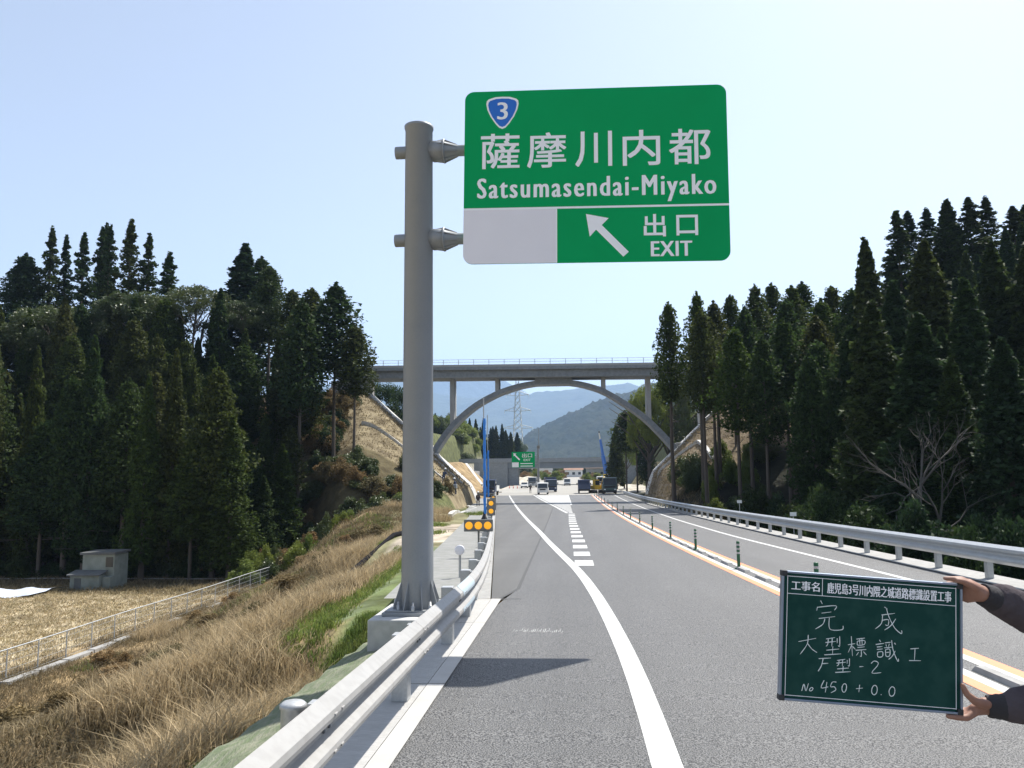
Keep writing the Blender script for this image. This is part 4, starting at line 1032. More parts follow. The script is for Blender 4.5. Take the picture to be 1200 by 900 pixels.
# understorey and bushes
def bush_mesh(seed, tri=5200, ls=.05, ratio=.7):
    rs = np.random.RandomState(seed); C = []; Rd = []
    for i in range(26):
        a = rs.uniform(0, 6.28); r = rs.uniform(0, .42); C.append((r * math.cos(a), r * math.sin(a), rs.uniform(.15, ratio) * (1 - r))); s = rs.uniform(.10, .2); Rd.append((s, s, s))
    V, F = leaf_cloud(np.array(C), np.array(Rd), tri // 26, ls, 1., rs); return V, F
BM = [bush_mesh(200 + k) for k in range(4)]
_bm = {}
def bush(x, y, d, h, m, label, group, name='bush'):
    k = random.randrange(4)
    if (k, m.name) not in _bm: _bm[k, m.name] = npmesh('bush', *BM[k], m)
    o = link(name, _bm[k, m.name], None, None, (x, y, gz(x, y) - .1), random.uniform(0, 6)); o.scale = (d, d, h * 1.3); tag(o, label, 'bush', group); return o
def bush_mass(rows, m, name):
    V = []; F_ = []; n = 0
    for x, y, d, h in rows:
        v, f = BM[random.randrange(4)]; v = v[:6000 * 3]; a = random.uniform(0, 6.28); c, s_ = math.cos(a), math.sin(a)
        q = np.column_stack([(v[:, 0] * c - v[:, 1] * s_) * d + x, (v[:, 0] * s_ + v[:, 1] * c) * d + y, v[:, 2] * h * 1.3 + gz(x, y) - .1]); V.append(q); F_.append(np.arange(len(q)).reshape(-1, 3) + n); n += len(q)
    tag(link(name, npmesh(name, np.concatenate(V), np.concatenate(F_), m)), kind='stuff')
for i in range(34):
    x = -78 + i * 1.55 + random.uniform(-.8, .8); y = random.uniform(64.8, 67.5)
    bush(x, y, random.uniform(2, 3.6), random.uniform(1.2, 2.8), M_cedar_dk, f'dark shaded bush at the left forest foot, {zone(x, y)}', f'dark bushes along the left forest foot, {zone(x, y)}')
for i in range(26):
    x = random.uniform(-25.5, -15.5); y = 60.5 + (x + 26) * .9 + random.uniform(-1, 5)
    bush(x, y, random.uniform(1.6, 3), random.uniform(1.4, 3.2), M_leaf_lt if i % 3 else M_leaf, 'sunlit light green bush under the tall trunks at the right end of the left forest', 'light green bushes on the left bank')
for i in range(90):
    x = random.uniform(-34, -13.5); y = random.uniform(66, 88)
    if gz(x, y) > 3.6: y = random.uniform(64, 76)
    bush(x, y, random.uniform(1.6, 3.4), random.uniform(1.0, 2.6), M_brush if i % 3 == 0 else M_leaf, ('dry brown' if i % 3 == 0 else 'dark green') + (' scrub bush high' if gz(x, y) > 4 else ' scrub bush low') + ' on the slope behind the sign post, ' + ('right part' if x > -22 else 'left part'), 'scrub on the left slope below the bridge')
for i in range(40):
    x = random.uniform(-36, -26.0); y = random.uniform(84, 95)
    bush(x, y, random.uniform(2.4, 4.2), random.uniform(1.8, 3.6), M_cedar_dk if i % 3 else M_brush, f'dark bush on the upper left slope, {zone(x, y)}', f'dark bushes on the upper left slope, {zone(x, y)}')
tree('broad', -30.3, 126, 17.6, 9.5, 'round dark evergreen seen through the gap under the left end of the bridge deck', None, M_cedar_dk, 'evergreen_tree')

# ---------------------------------------------------------------- trees on the right
RT = [(9.8, 78, 18.9, 2.9, 'slim'), (12.3, 76, 19.4, 2.6, 'slim'), (11.6, 70, 16.4, 2.9, 'slim'), (14.6, 80, 19.4, 3.0, 'slim'), (17.1, 84, 20.9, 3, 'slim'), (13.6, 66, 14.0, 3.2, 'slim'), (18.8, 80, 20.9, 3.2, 'slim'),
      (21.4, 84, 22.0, 3.2, 'slim'), (17.6, 66, 14.6, 3.4, 'slim'), (15.4, 64, 12.9, 3.0, 'slim'), (22.4, 80, 20.8, 3.2, 'slim'), (25.2, 86, 22.6, 3.4, 'slim'), (20.3, 66, 14.8, 3.6, 'slim'), (26.3, 80, 20.6, 3.2, 'slim'), (16.9, 57, 10.4, 3.6, 'round'),
      (15.9, 72, 17.0, 3.0, 'slim'), (19.6, 72, 17.6, 3.2, 'slim'), (23.0, 73, 17.8, 3.4, 'slim'), (13.2, 74, 16.4, 2.6, 'slim'), (25.4, 72, 18.4, 3.6, 'slim'), (21.6, 62, 13.2, 3.6, 'slim'), (18.4, 60, 11.8, 3.2, 'slim')]
for i, (x, y, z, d, k) in enumerate(sorted(RT)):
    if x < 10: lab = 'lone thin cedar with tufted crown standing in front of the right end of the bridge'
    else: lab = f'thin bare-trunked cedar in the right roadside stand, number {i} from the lone one by the bridge'
    pos = ['', 'next to the lone one', 'second from the lone one', 'third from the lone one', 'fourth from the lone one', 'fifth from the lone one', 'sixth from the lone one', 'seventh from the lone one', 'eighth from the lone one', 'ninth from the lone one', 'tenth from the lone one',
           'eleventh from the lone one', 'twelfth from the lone one', 'thirteenth from the lone one', 'fourteenth from the lone one', 'fifteenth from the lone one', 'seventh from the dense forest', 'sixth from the dense forest', 'fifth from the dense forest', 'fourth from the dense forest', 'second from the dense forest', 'closest to the dense forest'][min(i, 21)]
    if x >= 10: lab = f'bare-trunked cedar in the stand right of the bridge, {pos}'
    tree(k, x, y, z, d * .88, lab, 'slim cedars in the stand right of the bridge', M_cedar)
RP = [(23.1, 62, 20.0, 5.2, 'tall pointed dark cedar where the slim stand meets the dense right forest'), (34.7, 84, 29.5, 4.4, 'pointed cedar at the left end of the right skyline'), (38.4, 90, 31.4, 3.8, 'pointed cedar, second on the right skyline'),
      (39.6, 88, 31.0, 3.8, 'pointed cedar, third on the right skyline'), (39.9, 84, 30.5, 5.2, 'pointed broad cedar, fourth on the right skyline'), (42.1, 84, 30.7, 4.4, 'pointed cedar, fifth on the right skyline'),
      (44.9, 86, 31.4, 3.8, 'pointed cedar, sixth on the right skyline, tallest there'), (46.5, 84, 29.6, 4.4, 'pointed cedar, seventh on the right skyline'), (48.9, 86, 30.4, 4.2, 'pointed cedar on the right skyline at the very edge of the photo'),
      (26.6, 60, 19.0, 7.0, 'big broad pointed cedar in the middle of the right forest'), (22.6, 56, 15.2, 5.2, 'pointed cedar left below the big broad one in the right forest'), (18.8, 50, 12.5, 5.2, 'dark cedar at the left front of the dense right forest'),
      (19.8, 46, 10.9, 5.2, 'dark pointed cedar in the front row of the right forest behind the leafless tree'), (21.6, 41, 8.5, 4.0, 'round-topped cedar low at the right front of the right forest'), (20.5, 44, 8.1, 3.6, 'small dark cedar beside the round-topped one in the right forest'),
      (31.4, 60, 18.8, 6.2, 'broad cedar at the right edge, left of the edge-most one'), (32.9, 58, 18.2, 6.0, 'broad cedar cut by the right edge of the photo'), (26.4, 54, 14.7, 5.6, 'cedar in front of the big broad one in the right forest')]
for x, y, z, d, lab in RP: tree('cone' if d > 4.6 else ('spire' if z > 28 else 'cone'), x, y, z, d * 1.15, lab, 'pointed cedars of the right forest', M_cedar_dk)
for (yr, x0, x1, st, hh, nm) in [(47, 19.5, 36, 3.3, 11.5, 'front'), (52, 19, 40, 3.2, 13.5, 'front'), (57, 22, 42, 3.4, 15, 'middle'), (64, 25, 46, 3.0, 15.5, 'middle'), (71, 27, 50, 3.1, 17, 'upper'), (78, 29, 54, 3.1, 17.5, 'upper'), (85, 31, 58, 3.4, 17.5, 'upper')]:
    x = x0
    while x < x1:
        xx = x + random.uniform(-1, 1); yy = yr + random.uniform(-1.8, 1.8)
        zt = gz(xx, yy) + hh * random.uniform(.7, 1.12)
        zt = min(zt, 1.9 + (yy / 930) * float(np.interp(670 + xx / yy * 930, [850, 960, 1020, 1060, 1200], [180, 200, 235, 285, 296])) - random.uniform(0, 3.5))
        tree('cone', xx, yy, zt, random.uniform(3.2, 5.0), f'dark cedar, {nm} rows of the right forest, {zone(xx, yy)}', f'cedars massed on the right hill, {nm} rows, {zone(xx, yy)}', M_cedar_dk)
        x += st
for i in range(62):
    y = random.uniform(24, 62); x = random.uniform(13.5, 19) + max(0, (40 - y)) * .25
    bush(x, y, random.uniform(2.4, 4.4), random.uniform(2.4, 4.4), M_cedar_dk, f'dark undergrowth bush behind the right guardrail, {zone(x, y)}', f'dark undergrowth behind the right guardrail, {zone(x, y)}')
for i in range(22):
    y = random.uniform(64, 84); x = random.uniform(10.6, 19)
    bush(x, y, random.uniform(1.6, 3.2), random.uniform(1.4, 3.0), M_leaf_lt if i % 2 else M_leaf, 'light green bush among thin trunks behind the right guardrail', 'green bushes among the trunks on the right')
bare_tree(1, 16.8, 40.5, 14.0, 'leafless pale branching tree in front of the dark right forest', M_bark_pale, -3.2, 1.1)
bare_tree(1, 34.5, 99, 10, 'leafless tree on the right skyline behind the slim cedars', M_bark, 18, 1.4)
# right, beyond the arch bridge
for (k, x, y, z, d, m, lab) in [('broad', 14.5, 150, 19.5, 8, M_leaf_lt, 'sunny pale green tree right of the arch, behind the bridge column'), ('broad', 19, 156, 21, 9, M_leaf_lt, 'yellow-green tree beside the sunny pale one behind the arch foot'),
                              ('slim', 11.2, 165, 15.5, 5, M_cedar, 'dark thin-trunked tree behind the right foot of the arch'), ('slim', 13.6, 168, 17, 5, M_cedar, 'second dark thin-trunked tree behind the right foot of the arch'),
                              ('slim', 16.4, 172, 19, 5, M_cedar, 'third dark thin-trunked tree behind the right foot of the arch'), ('cone', 10.6, 190, 14, 5, M_cedar_dk, 'lone pointed conifer just left of the right arch foot'),
                              ('cone', 16.5, 178, 21.5, 4, M_cedar_dk, 'tall dark conifer rising behind the right bridge column'), ('broad', 13, 200, 12.5, 7, M_leaf_lt, 'small pale green tree near the far bridge, right side'),
                              ('broad', 23, 150, 20, 10, M_leaf, 'dark rounded tree behind the right cut slope')]:
    tree(k, x, y, z, d, lab, None, m, {'broad': 'leafy_tree', 'slim': 'cedar_tree', 'cone': 'cedar_tree'}[k])
# far left conifers behind the second bridge
for i in range(26):
    x = -66 + i * 1.75 + random.uniform(-.5, .5); yy = 322 + random.uniform(-10, 10)
    tree('cone', x, yy, float(np.interp(x, [-66, -58, -48, -36, -22], [33, 28, 26.5, 24.5, 21])) + random.uniform(-2.2, 1.4), random.uniform(4.5, 6.5), 'dark distant conifer in the belt seen under the left half of the arch', 'distant conifers under the arch', M_cedar_dk, zb=4)
_fr = [(random.uniform(-74, -24), random.uniform(252, 306)) for i in range(90)]
_fr = [(x, y, random.uniform(5, 8.5), random.uniform(3, 5.2) * (1.2 if x < -40 else .8)) for x, y in _fr]
bush_mass(_fr[:60], M_leaf_lt, 'hillside_shrubs'); bush_mass(_fr[60:], M_leaf, 'hillside_dark_shrubs')
for i in range(30):
    x = random.uniform(-38, 30); y = random.uniform(450, 620)
    bush(x, y, random.uniform(8, 15), random.uniform(5, 11), M_leaf_lt if i % 2 else M_leaf, 'far hazy green tree clump beyond the houses', 'far tree clumps beyond the houses', 'tree_clump')

# ---------------------------------------------------------------- grass, weeds, stubble (stuff)
def blades(n, xfn, hmin, hmax, wd, lean, name, m, seed, per=6, spread=.18):
    rs = np.random.RandomState(seed); xy = xfn(rs, n)
    dp = np.abs(xy[:, 0] - np.interp(xy[:, 1], [29.5, 34, 40, 47], [-10.4, -9.6, -9.0, -8.6]) - .5) if n else 0
    xy = xy[~((dp < .75) & (xy[:, 1] > 24) & (xy[:, 1] < 47))]
    xy = xy[:n]; n = len(xy); z = ground_z(xy[:, 0], xy[:, 1])
    base = np.repeat(np.column_stack([xy, z]), per, 0); N = len(base); base[:, :2] += rs.normal(0, spread, (N, 2))
    hs = np.repeat(rs.uniform(hmin, hmax, n) * (1 + .35 * np.sin(xy[:, 0] * 1.7) * np.sin(xy[:, 1] * 1.1)), per) * rs.uniform(.6, 1.1, N)
    a = rs.uniform(0, 6.28, N); ln = rs.normal(0, lean, (N, 2)) + np.array([.12, -.05]) * lean * 3
    side = np.column_stack([np.cos(a), np.sin(a), np.zeros(N)]) * wd * rs.uniform(.6, 1.4, N)[:, None]
    mid = base + np.column_stack([ln * hs[:, None] * .4, hs * .6]); tip = base + np.column_stack([ln * hs[:, None] * 1.3, hs])
    base[:, 2] -= .05
    V = np.stack([base - side, base + side, mid + side * .8, mid - side * .8, tip], 1).reshape(-1, 3)
    i = np.arange(N)[:, None] * 5
    F = np.concatenate([i + [0, 1, 2], i + [0, 2, 3], i + [3, 2, 4]], 0)
    tag(link(name, npmesh(name, V, F, m)), kind='stuff')
def rect(x0, x1, y0, y1, test=None, pw=1.6):
    def f(rs, n):
        y = y0 + (y1 - y0) * rs.uniform(0, 1, n * 3) ** pw; x = rs.uniform(x0, x1, n * 3)
        if test is not None:
            k = test(x, y, rs); x, y = x[k], y[k]
        return np.column_stack([x, y])[:n]
    return f
dlf = lambda x, y: left_edge(y) - x
flw = lambda y: 1.0 + 1.5 * ss(13.4, 15.4, y) + 2.3 * ss(33, 39, y) - .6 * ss(56, 66, y)
patch = lambda x, y: np.sin(.55 * x + .31 * y) + np.sin(.27 * x - .6 * y + 1.3) + .6 * np.sin(1.3 * x + .9 * y)
blades(17000, rect(-13, -3.2, 6, 66, lambda x, y, rs: (dlf(x, y) > flw(y) + 1.55 + .3 * (y < 15) + .25 * patch(x, y)) & (dlf(x, y) < flw(y) + 4.6 + .8 * patch(x, y)) & (patch(x, y) + rs.normal(0, .5, len(x)) > -.7), 1.4), .20, .62, .008, .42, 'tall_dry_grass', M_straw, 301, 9, .16)
blades(52000, rect(-24.0, -4.5, 7, 72, lambda x, y, rs: (dlf(x, y) > flw(y) + 1.7) & (patch(x + 3, y * 1.3) + rs.normal(0, .5, len(x)) > -1.1), 1.35), .05, .30, .012, .8, 'dead_weeds', M_straw2, 302, 7, .26)
blades(9000, rect(-23, -9, 12, 68, lambda x, y, rs: (patch(x, y) > .9), 1.3), .25, .8, .009, .4, 'pale_dry_grass', M_straw, 303, 9, .16)
blades(15000, rect(-12, -2, 5, 62, lambda x, y, rs: (dlf(x, y) > flw(y) + .55 + .5 * (y < 15)) & (dlf(x, y) < flw(y) + 1.6 + .25 * patch(x, y)) & (rs.uniform(0, 1, len(x)) < .9), 1.7), .05, .17, .008, .5, 'green_grass', M_grass, 304, 8, .08)
blades(5000, rect(-4.6, -3.2, 4.5, 15.5, lambda x, y, rs: (x + 3.35 < .0 + .12 * np.sin(y * 2)) & (x > -4.15 + .25 * np.sin(y * 1.3)), 1.2), .04, .13, .005, .6, 'verge_green_grass', M_grass, 311, 9, .07)
blades(3500, rect(-22, -7, 30, 75, lambda x, y, rs: (patch(x + 8, y) > 1.1), 1.), .1, .3, .014, .5, 'green_grass_patches', M_grass, 305, 8, .15)
blades(30000, rect(-62, -24.3, 28, 57, None, 1.1), .05, .20, .02, .8, 'field_stubble', M_stub, 306, 6, .16)
blades(5000, rect(-80, -22, 56, 66, None, 1.), .1, .4, .02, .6, 'shade_toned_field_weeds', M_straw2, 307, 6, .25)  # darker weed colour in place of stubble stands in for the forest's shade
blades(1200, rect(9.8, 13.5, 58, 90, None, 1.), .1, .4, .014, .5, 'verge_weeds', M_straw2, 308, 6, .15)
blades(3000, rect(-33, -13, 84, 102.3, None, 1.), .06, .18, .03, .5, 'slope_dry_grass', M_straw2, 309, 6, .3)
blades(3000, rect(9.5, 30, 82, 102.3, None, 1.), .06, .18, .03, .5, 'right_slope_dry_grass', M_straw2, 310, 6, .3)
for i in range(60):
    y = random.uniform(13, 60); x = random.uniform(-22, -12)
    bush(x, y, random.uniform(.7, 2.2), random.uniform(.4, .9), M_brush, 'dry brown weed clump on the bank between fence and guardrail', 'dry weed clumps on the left bank', 'weed_clump')

# ---------------------------------------------------------------- vehicles
def wheel(t, x, y, r=.42, wd=.26):
    wz = empty('wheel', (x, y, r)); wz.parent = t
    MB().lathe([(r * .55, -wd / 2), (r * .93, -wd / 2), (r, -wd / 2 + .04), (r, wd / 2 - .04), (r * .93, wd / 2), (r * .55, wd / 2)], 20, 'x').build('tyre', M_tyre, wz)
    MB().lathe([(.001, -wd / 2 + .03), (r * .56, -wd / 2 + .02), (r * .56, wd / 2 - .02), (.001, wd / 2 - .03)], 14, 'x').build('rim', M_alu, wz)
def truck(x, y, rot, cabm, bodym, wd, ln, h, label, bed='bed', cab_h=None, name='truck', load=None):
    """front faces -Y at rot 0"""
    t = empty(name, (x, y, rz(y)), rot); ch = cab_h or h; cl = 1.9
    MB().box(-wd / 2 + .1, wd / 2 - .1, .3, ln, .62, .82).build('chassis', M_dark, t)
    cabp = [(0.08, .55), (0, .75), (.0, ch * .52), (.22, ch - .12), (.42, ch), (cl - .1, ch), (cl, ch - .1), (cl, .55)]
    cb = MB().prism(cabp, -wd / 2, wd / 2, 'x').build('cab', cabm, t)
    ws = MB(); ws.add([(-wd / 2 + .12, .015, ch * .545), (wd / 2 - .12, .015, ch * .545), (wd / 2 - .18, .215, ch - .17), (-wd / 2 + .18, .215, ch - .17)], [(0, 1, 2, 3)])
    ws.xf(lambda p: (p.x, p.y - .03, p.z)).build('windscreen', M_glass, cb)
    for s_ in (-1, 1):
        MB().box(s_ * wd / 2 - .012, s_ * wd / 2 + .012, .35, cl - .45, ch * .56, ch - .3).build('side_window', M_glass, cb)
        MB().box(s_ * (wd / 2 - .32) - .16, s_ * (wd / 2 - .32) + .16, -.03, .05, .78, .96, .02).build('headlight', M_signw, t)
        MB().box(s_ * (wd / 2 + .16) - .09, s_ * (wd / 2 + .16) + .09, -.05, .05, ch * .6, ch * .6 + .42, .02).build('mirror', M_dark, t)
    MB().box(-wd / 2, wd / 2, -.06, .06, .38, .66, .03).build('bumper', cabm if cabm is not M_vteal else M_dark, t)
    MB().box(-wd / 2 + .25, wd / 2 - .25, -.012, .02, ch * .38, ch * .49).build('grille', M_dark, t)
    if bed == 'bed':
        b = MB(); b.box(-wd / 2, wd / 2, cl + .1, ln, .82, .95)
        for a in ((-wd / 2, -wd / 2 + .07, cl + .1, ln), (wd / 2 - .07, wd / 2, cl + .1, ln), (-wd / 2 + .071, wd / 2 - .071, cl + .1, cl + .2), (-wd / 2 + .071, wd / 2 - .071, ln - .08, ln)): b.box(*a, .951, h * .62)
        b.build('cargo_bed', bodym, t)
    else: MB().box(-wd / 2, wd / 2, cl + .08, ln, .84, h, .05).build('cargo_box', bodym, t)
    for yy in (1.0, ln - 1.3):
        for s_ in (-1, 1): wheel(t, s_ * (wd / 2 - .16), yy)
    tag(t, label, name)
    return t
def car(x, y, rot, m, wd, ln, h, label, name='car', van=False):
    t = empty(name, (x, y, rz(y)), rot)
    if van: pr = [(0, .35), (0, .85), (.35, 1.05), (.95, h), (ln - .12, h), (ln, h - .25), (ln, .35)]
    else: pr = [(0, .35), (0, .72), (.9, .90), (1.5, h), (ln - 1.1, h), (ln - .35, .95), (ln, .85), (ln, .35)]
    b = MB().prism(pr, -wd / 2, wd / 2, 'x').build('body', m, t)
    p0, p1 = (pr[2], pr[3])
    MB().add([(-wd / 2 + .1, p0[0] - .0, p0[1] + .04), (wd / 2 - .1, p0[0], p0[1] + .04), (wd / 2 - .16, p1[0] - .03, p1[1] - .06), (-wd / 2 + .16, p1[0] - .03, p1[1] - .06)], [(0, 1, 2, 3)]).xf(lambda p: (p.x, p.y - .03, p.z + .01)).build('windscreen', M_glass, t)
    for s_ in (-1, 1):
        MB().box(s_ * wd / 2 - .012, s_ * wd / 2 + .012, p1[0], ln - 1.1, h * .6, h - .12).build('side_window', M_glass, t)
        MB().box(s_ * (wd / 2 - .25) - .15, s_ * (wd / 2 - .25) + .15, -.02, .04, .62, .76, .015).build('headlight', M_signw, t)
        MB().box(s_ * (wd / 2 - .14) - .10, s_ * (wd / 2 - .14) + .10, ln - .03, ln + .015, .7, .95, .01).build('tail_light', M_red, t)
        for yy in (.8, ln - .8): wheel(t, s_ * (wd / 2 - .1), yy, .31, .2)
    MB().box(-wd / 2 + .02, wd / 2 - .02, ln - .02, ln + .01, h * .62, h - .14).build('rear_window', M_glass, t)
    MB().box(-wd / 2, wd / 2, -.05, .05, .30, .48, .02).build('bumper', M_dark, t)
    tag(t, label, name if name != 'minivan' else 'van'); return t
truck(6.9, 146.5, 0, M_vteal, M_vteal, 2.5, 7.5, 3.05, 'dark green-grey truck facing the camera at the far end of the opposite lane', cab_h=3.05)
truck(2.35, 152 + 6.5, math.pi, M_vdark, M_vdark, 2.35, 6.5, 2.9, 'dark blue dump truck seen from behind, driving away under the arch', cab_h=2.6)
truck(-5.4, 148, 0, M_vwhite, M_vgrey, 2.0, 5.0, 2.3, 'small white-roofed truck facing the camera near the thin mast', cab_h=2.2)
truck(-4.2, 166, R(6), M_vdark, M_vdark, 2.3, 6.0, 3.1, 'dark boxy truck standing right behind the small white-roofed truck', bed='box', cab_h=2.7)
car(-1.3, 228, 0, M_vgrey, 1.8, 4.4, 1.9, 'grey minivan approaching in the distance beneath the girder bridge', 'minivan', True)
car(-12.3, 206, 0, M_vwhite, 1.75, 4.3, 1.5, 'white car parked at the left beside the far bridge pier')
truck(-10.6, 214, 0, M_vgrey, M_vdark, 2.2, 6, 2.7, 'grey truck parked behind the white car at the far bridge pier', bed='box')
truck(7.6, 205, R(4), M_vwhite, M_vgrey, 2.3, 6.5, 2.8, 'white-cabbed truck parked at the foot of the blue crane boom')
truck(-14.9, 143.5, R(-3), M_vdark, M_vwhite, 2.2, 5.5, 2.9, 'dark truck parked left of the ramp lane behind the blue banner poles')
# excavator (yellow)
ex = empty('excavator', (5.0, 156, rz(156)), R(20)); tag(ex, 'small yellow excavator squeezed between the blue dump truck and the dark green truck', 'excavator')
for s_ in (-1, 1): MB().prism([(-1.3, 0.02), (1.3, .02), (1.5, .3), (1.3, .6), (-1.3, .6), (-1.5, .3)], s_ * .85 - .22, s_ * .85 + .22, 'x').build('track', M_dark, ex)
MB().box(-1.0, 1.0, -.2, 1.3, .7, 1.5, .08).build('body', M_yellow, ex)
cbn = MB().prism([(-1.1, .7), (-1.2, 1.5), (-.95, 2.6), (.1, 2.6), (.1, .7)], -1.0, -.05, 'x').build('cab', M_yellow, ex)
MB().box(-.95, -.1, -1.19, -1.12, 1.5, 2.4).build('windscreen', M_glass, cbn)
MB().tube([(.4, -.6, 1.2), (.4, -2.2, 3.0), (.4, -3.6, 2.4)], [.2, .18, .14], 6).build('boom', M_yellow, ex)
MB().tube([(.4, -3.5, 2.5), (.4, -3.9, .9)], [.13, .1], 6).build('stick', M_yellow, ex)
MB().prism([(-4.3, .2), (-3.6, .3), (-3.7, 1.0), (-4.0, 1.0)], .1, .75, 'x').build('bucket', M_dark, ex)
# truck crane with blue boom
CRN = empty('truck_crane', (9.6, 212, rz(212)), R(8)); tag(CRN, 'truck crane with a tall blue boom raised beside the girder bridge', 'crane')
MB().box(-1.3, 1.3, -3.5, 5.5, .8, 1.5, .05).build('carrier', M_bluepaint, CRN)
MB().box(-1.2, 1.2, 0, 3.6, 1.52, 3.0, .1).build('turntable', M_bluepaint, CRN)
cc = MB().box(-1.35, -.2, -1.5, .3, 1.55, 3.3, .08).build('cab', M_yellow, CRN); MB().box(-1.3, -.25, -1.53, -1.48, 2.2, 3.1).build('window', M_glass, cc)
MB().tube([(0, 1.5, 2.2), (-1.2, .5, 8.2)], [.62, .5], 4, True, False).build('boom', M_bluepaint, CRN)
MB().tube([(-1.15, .55, 8.0), (-1.9, 0, 12.5)], [.36, .3], 4, True, False).build('boom', M_bluepaint, CRN)
MB().tube([(-1.88, 0, 12.3), (-2.2, -.2, 14.3)], [.2, .16], 4, True, False).build('boom_tip', M_alu, CRN)
MB().lathe([(.3, -.12), (.3, .12)], 12, 'x', (-2.2, -.2, 14.4)).build('sheave', M_dark, CRN)
for s_ in (-1, 1):
    for yy in (-2.6, 2.4, 4.2): wheel(CRN, s_ * 1.1, yy, .5, .3)
# cones
def cone(x, y, label):
    t = empty('traffic_cone', (x, y, rz(y) + .01))
    MB().box(-.2, .2, -.2, .2, 0, .04, .01).build('base', M_dark, t); MB().lathe([(.14, .04), (.035, .70), (.001, .71)], 14).build('cone', M_red, t)
    MB().lathe([(.108, .26), (.078, .42)], 14).build('band', M_white, t); tag(t, label, 'traffic cone', 'cones on the far left of the road')
cone(-16.0, 205, 'red traffic cone, left one of the three near the far pier'); cone(-15.0, 205, 'red traffic cone, middle one of the three near the far pier'); cone(-13.9, 204, 'red traffic cone, right one of the three near the far pier')
# timber / pipe on site
tag(MB().box(-1.8, 1.8, -.3, .3, .45, .75, .03).box(-1.5, -1.3, -.2, .2, -.1, .45).box(1.3, 1.5, -.2, .2, -.1, .45).build('site_barrier', M_box, None, (-13.9, 128, rz(128)), R(5)), 'low dark barrier beam standing left of the guardrail near the workers', 'barrier')

# ---------------------------------------------------------------- people
def figure_mesh(chains, voxel, name, extra=None, smooth=4):
    """one continuous surface: tapered capsules fused by a voxel remesh"""
    bm = bmesh.new()
    for ch in chains:
        for (p, r), (q, s_) in zip(ch[:-1], ch[1:]):
            p, q = Vector(p), Vector(q); n = max(1, int((q - p).length / (min(r, s_) * .35)))
            for i in range(n + 1):
                t = i / n; c = p.lerp(q, t); rd = r + (s_ - r) * t
                bmesh.ops.create_icosphere(bm, subdivisions=1 if voxel > .01 else 2, radius=rd * 1.03, matrix=Matrix.Translation(c))
    for (c, sc_, rot) in (extra or []):
        bmesh.ops.create_icosphere(bm, subdivisions=3, radius=1, matrix=Matrix.Translation(c) @ (rot or Matrix.Identity(4)) @ Matrix.Diagonal((*sc_, 1)))
    me = bpy.data.meshes.new(name); bm.to_mesh(me); bm.free()
    o = bpy.data.objects.new(name, me); COL.objects.link(o)
    md = o.modifiers.new('r', 'REMESH'); md.mode = 'VOXEL'; md.voxel_size = voxel; md.use_smooth_shade = True
    ms = o.modifiers.new('s', 'SMOOTH'); ms.iterations = smooth; ms.factor = .5
    dg = bpy.context.evaluated_depsgraph_get(); dg.update()
    out = bpy.data.meshes.new_from_object(o.evaluated_get(dg)); out.name = name
    bpy.data.objects.remove(o); bpy.data.meshes.remove(me); out.materials.clear()
    return out
def worker(x, y, z, rot, lean, label, top=M_jacket, scale=1.):
    t = empty('person', (x, y, z), rot)
    hp = Vector((0, 0, .92)); sh = hp + Vector((0, -math.sin(lean) * .5, math.cos(lean) * .5)); hd = sh + Vector((0, -math.sin(lean) * .25, .24))
    legs = [[((s_ * .10, 0, .92), .10), ((s_ * .12, -.04, .50), .065), ((s_ * .13, 0, .09), .045), ((s_ * .13, -.16, .05), .04)] for s_ in (-1, 1)]
    arms = [[((s_ * .18, sh.y, sh.z), .06), ((s_ * .25, sh.y - .05, sh.z - .28), .045), ((s_ * .20, sh.y - .25, sh.z - .42), .035), ((s_ * .18, sh.y - .33, sh.z - .43), .04)] for s_ in (-1, 1)]
    torso = [[((-.08, hp.y, .93), .11), ((-.12, sh.y, sh.z - .04), .10)], [((.08, hp.y, .93), .11), ((.12, sh.y, sh.z - .04), .10)], [((0, sh.y, sh.z), .06), (tuple(hd), .05)]]
    bd = figure_mesh(legs + arms + torso, .028, 'body', [(hd + Vector((0, -.01, .06)), (.085, .10, .12), None)], 2)
    b = link('body', bd, top, t)
    MB().lathe([(.135, hd.z + .09), (.13, hd.z + .13), (.10, hd.z + .20), (.05, hd.z + .235), (.001, hd.z + .245)], 16, c=(0, hd.y, 0)).build('helmet', M_helmet, t)
    t.scale = (scale,) * 3; tag(t, label, 'person', 'workers on the site')
M_workb = mat('work_clothes_blue', (.05, .07, .13), .9)
worker(-14.2, 88, gz(-14.2, 88), R(40), .5, 'worker in dark clothes bending forward, leftmost of the group below the left slope', M_workb)
worker(-12.9, 88.5, gz(-12.9, 88.5), R(-60), .25, 'worker in blue-grey clothes beside the pale machine below the left slope', M_workb)
worker(-10.6, 90, gz(-10.6, 90), R(10), .0, 'worker in dark clothes standing upright alone, right of the group below the left slope', M_jacket)
worker(-8.2, 158, rz(158), R(30), .35, 'worker in dark clothes on the road left of the small white-roofed truck', M_jacket, 1.05)
gb = empty('generator', (-13.3, 87.2, gz(-13.3, 87.2))); tag(gb, 'small pale machine on legs between the bending workers below the left slope', 'machine')
MB().box(-.7, .7, -.3, .3, .3, .75, .04).build('housing', M_vgrey, gb)
for a in (-.55, .55): MB().box(a - .04, a + .04, -.25, .25, -.05, .3).build('leg', M_dark, gb)

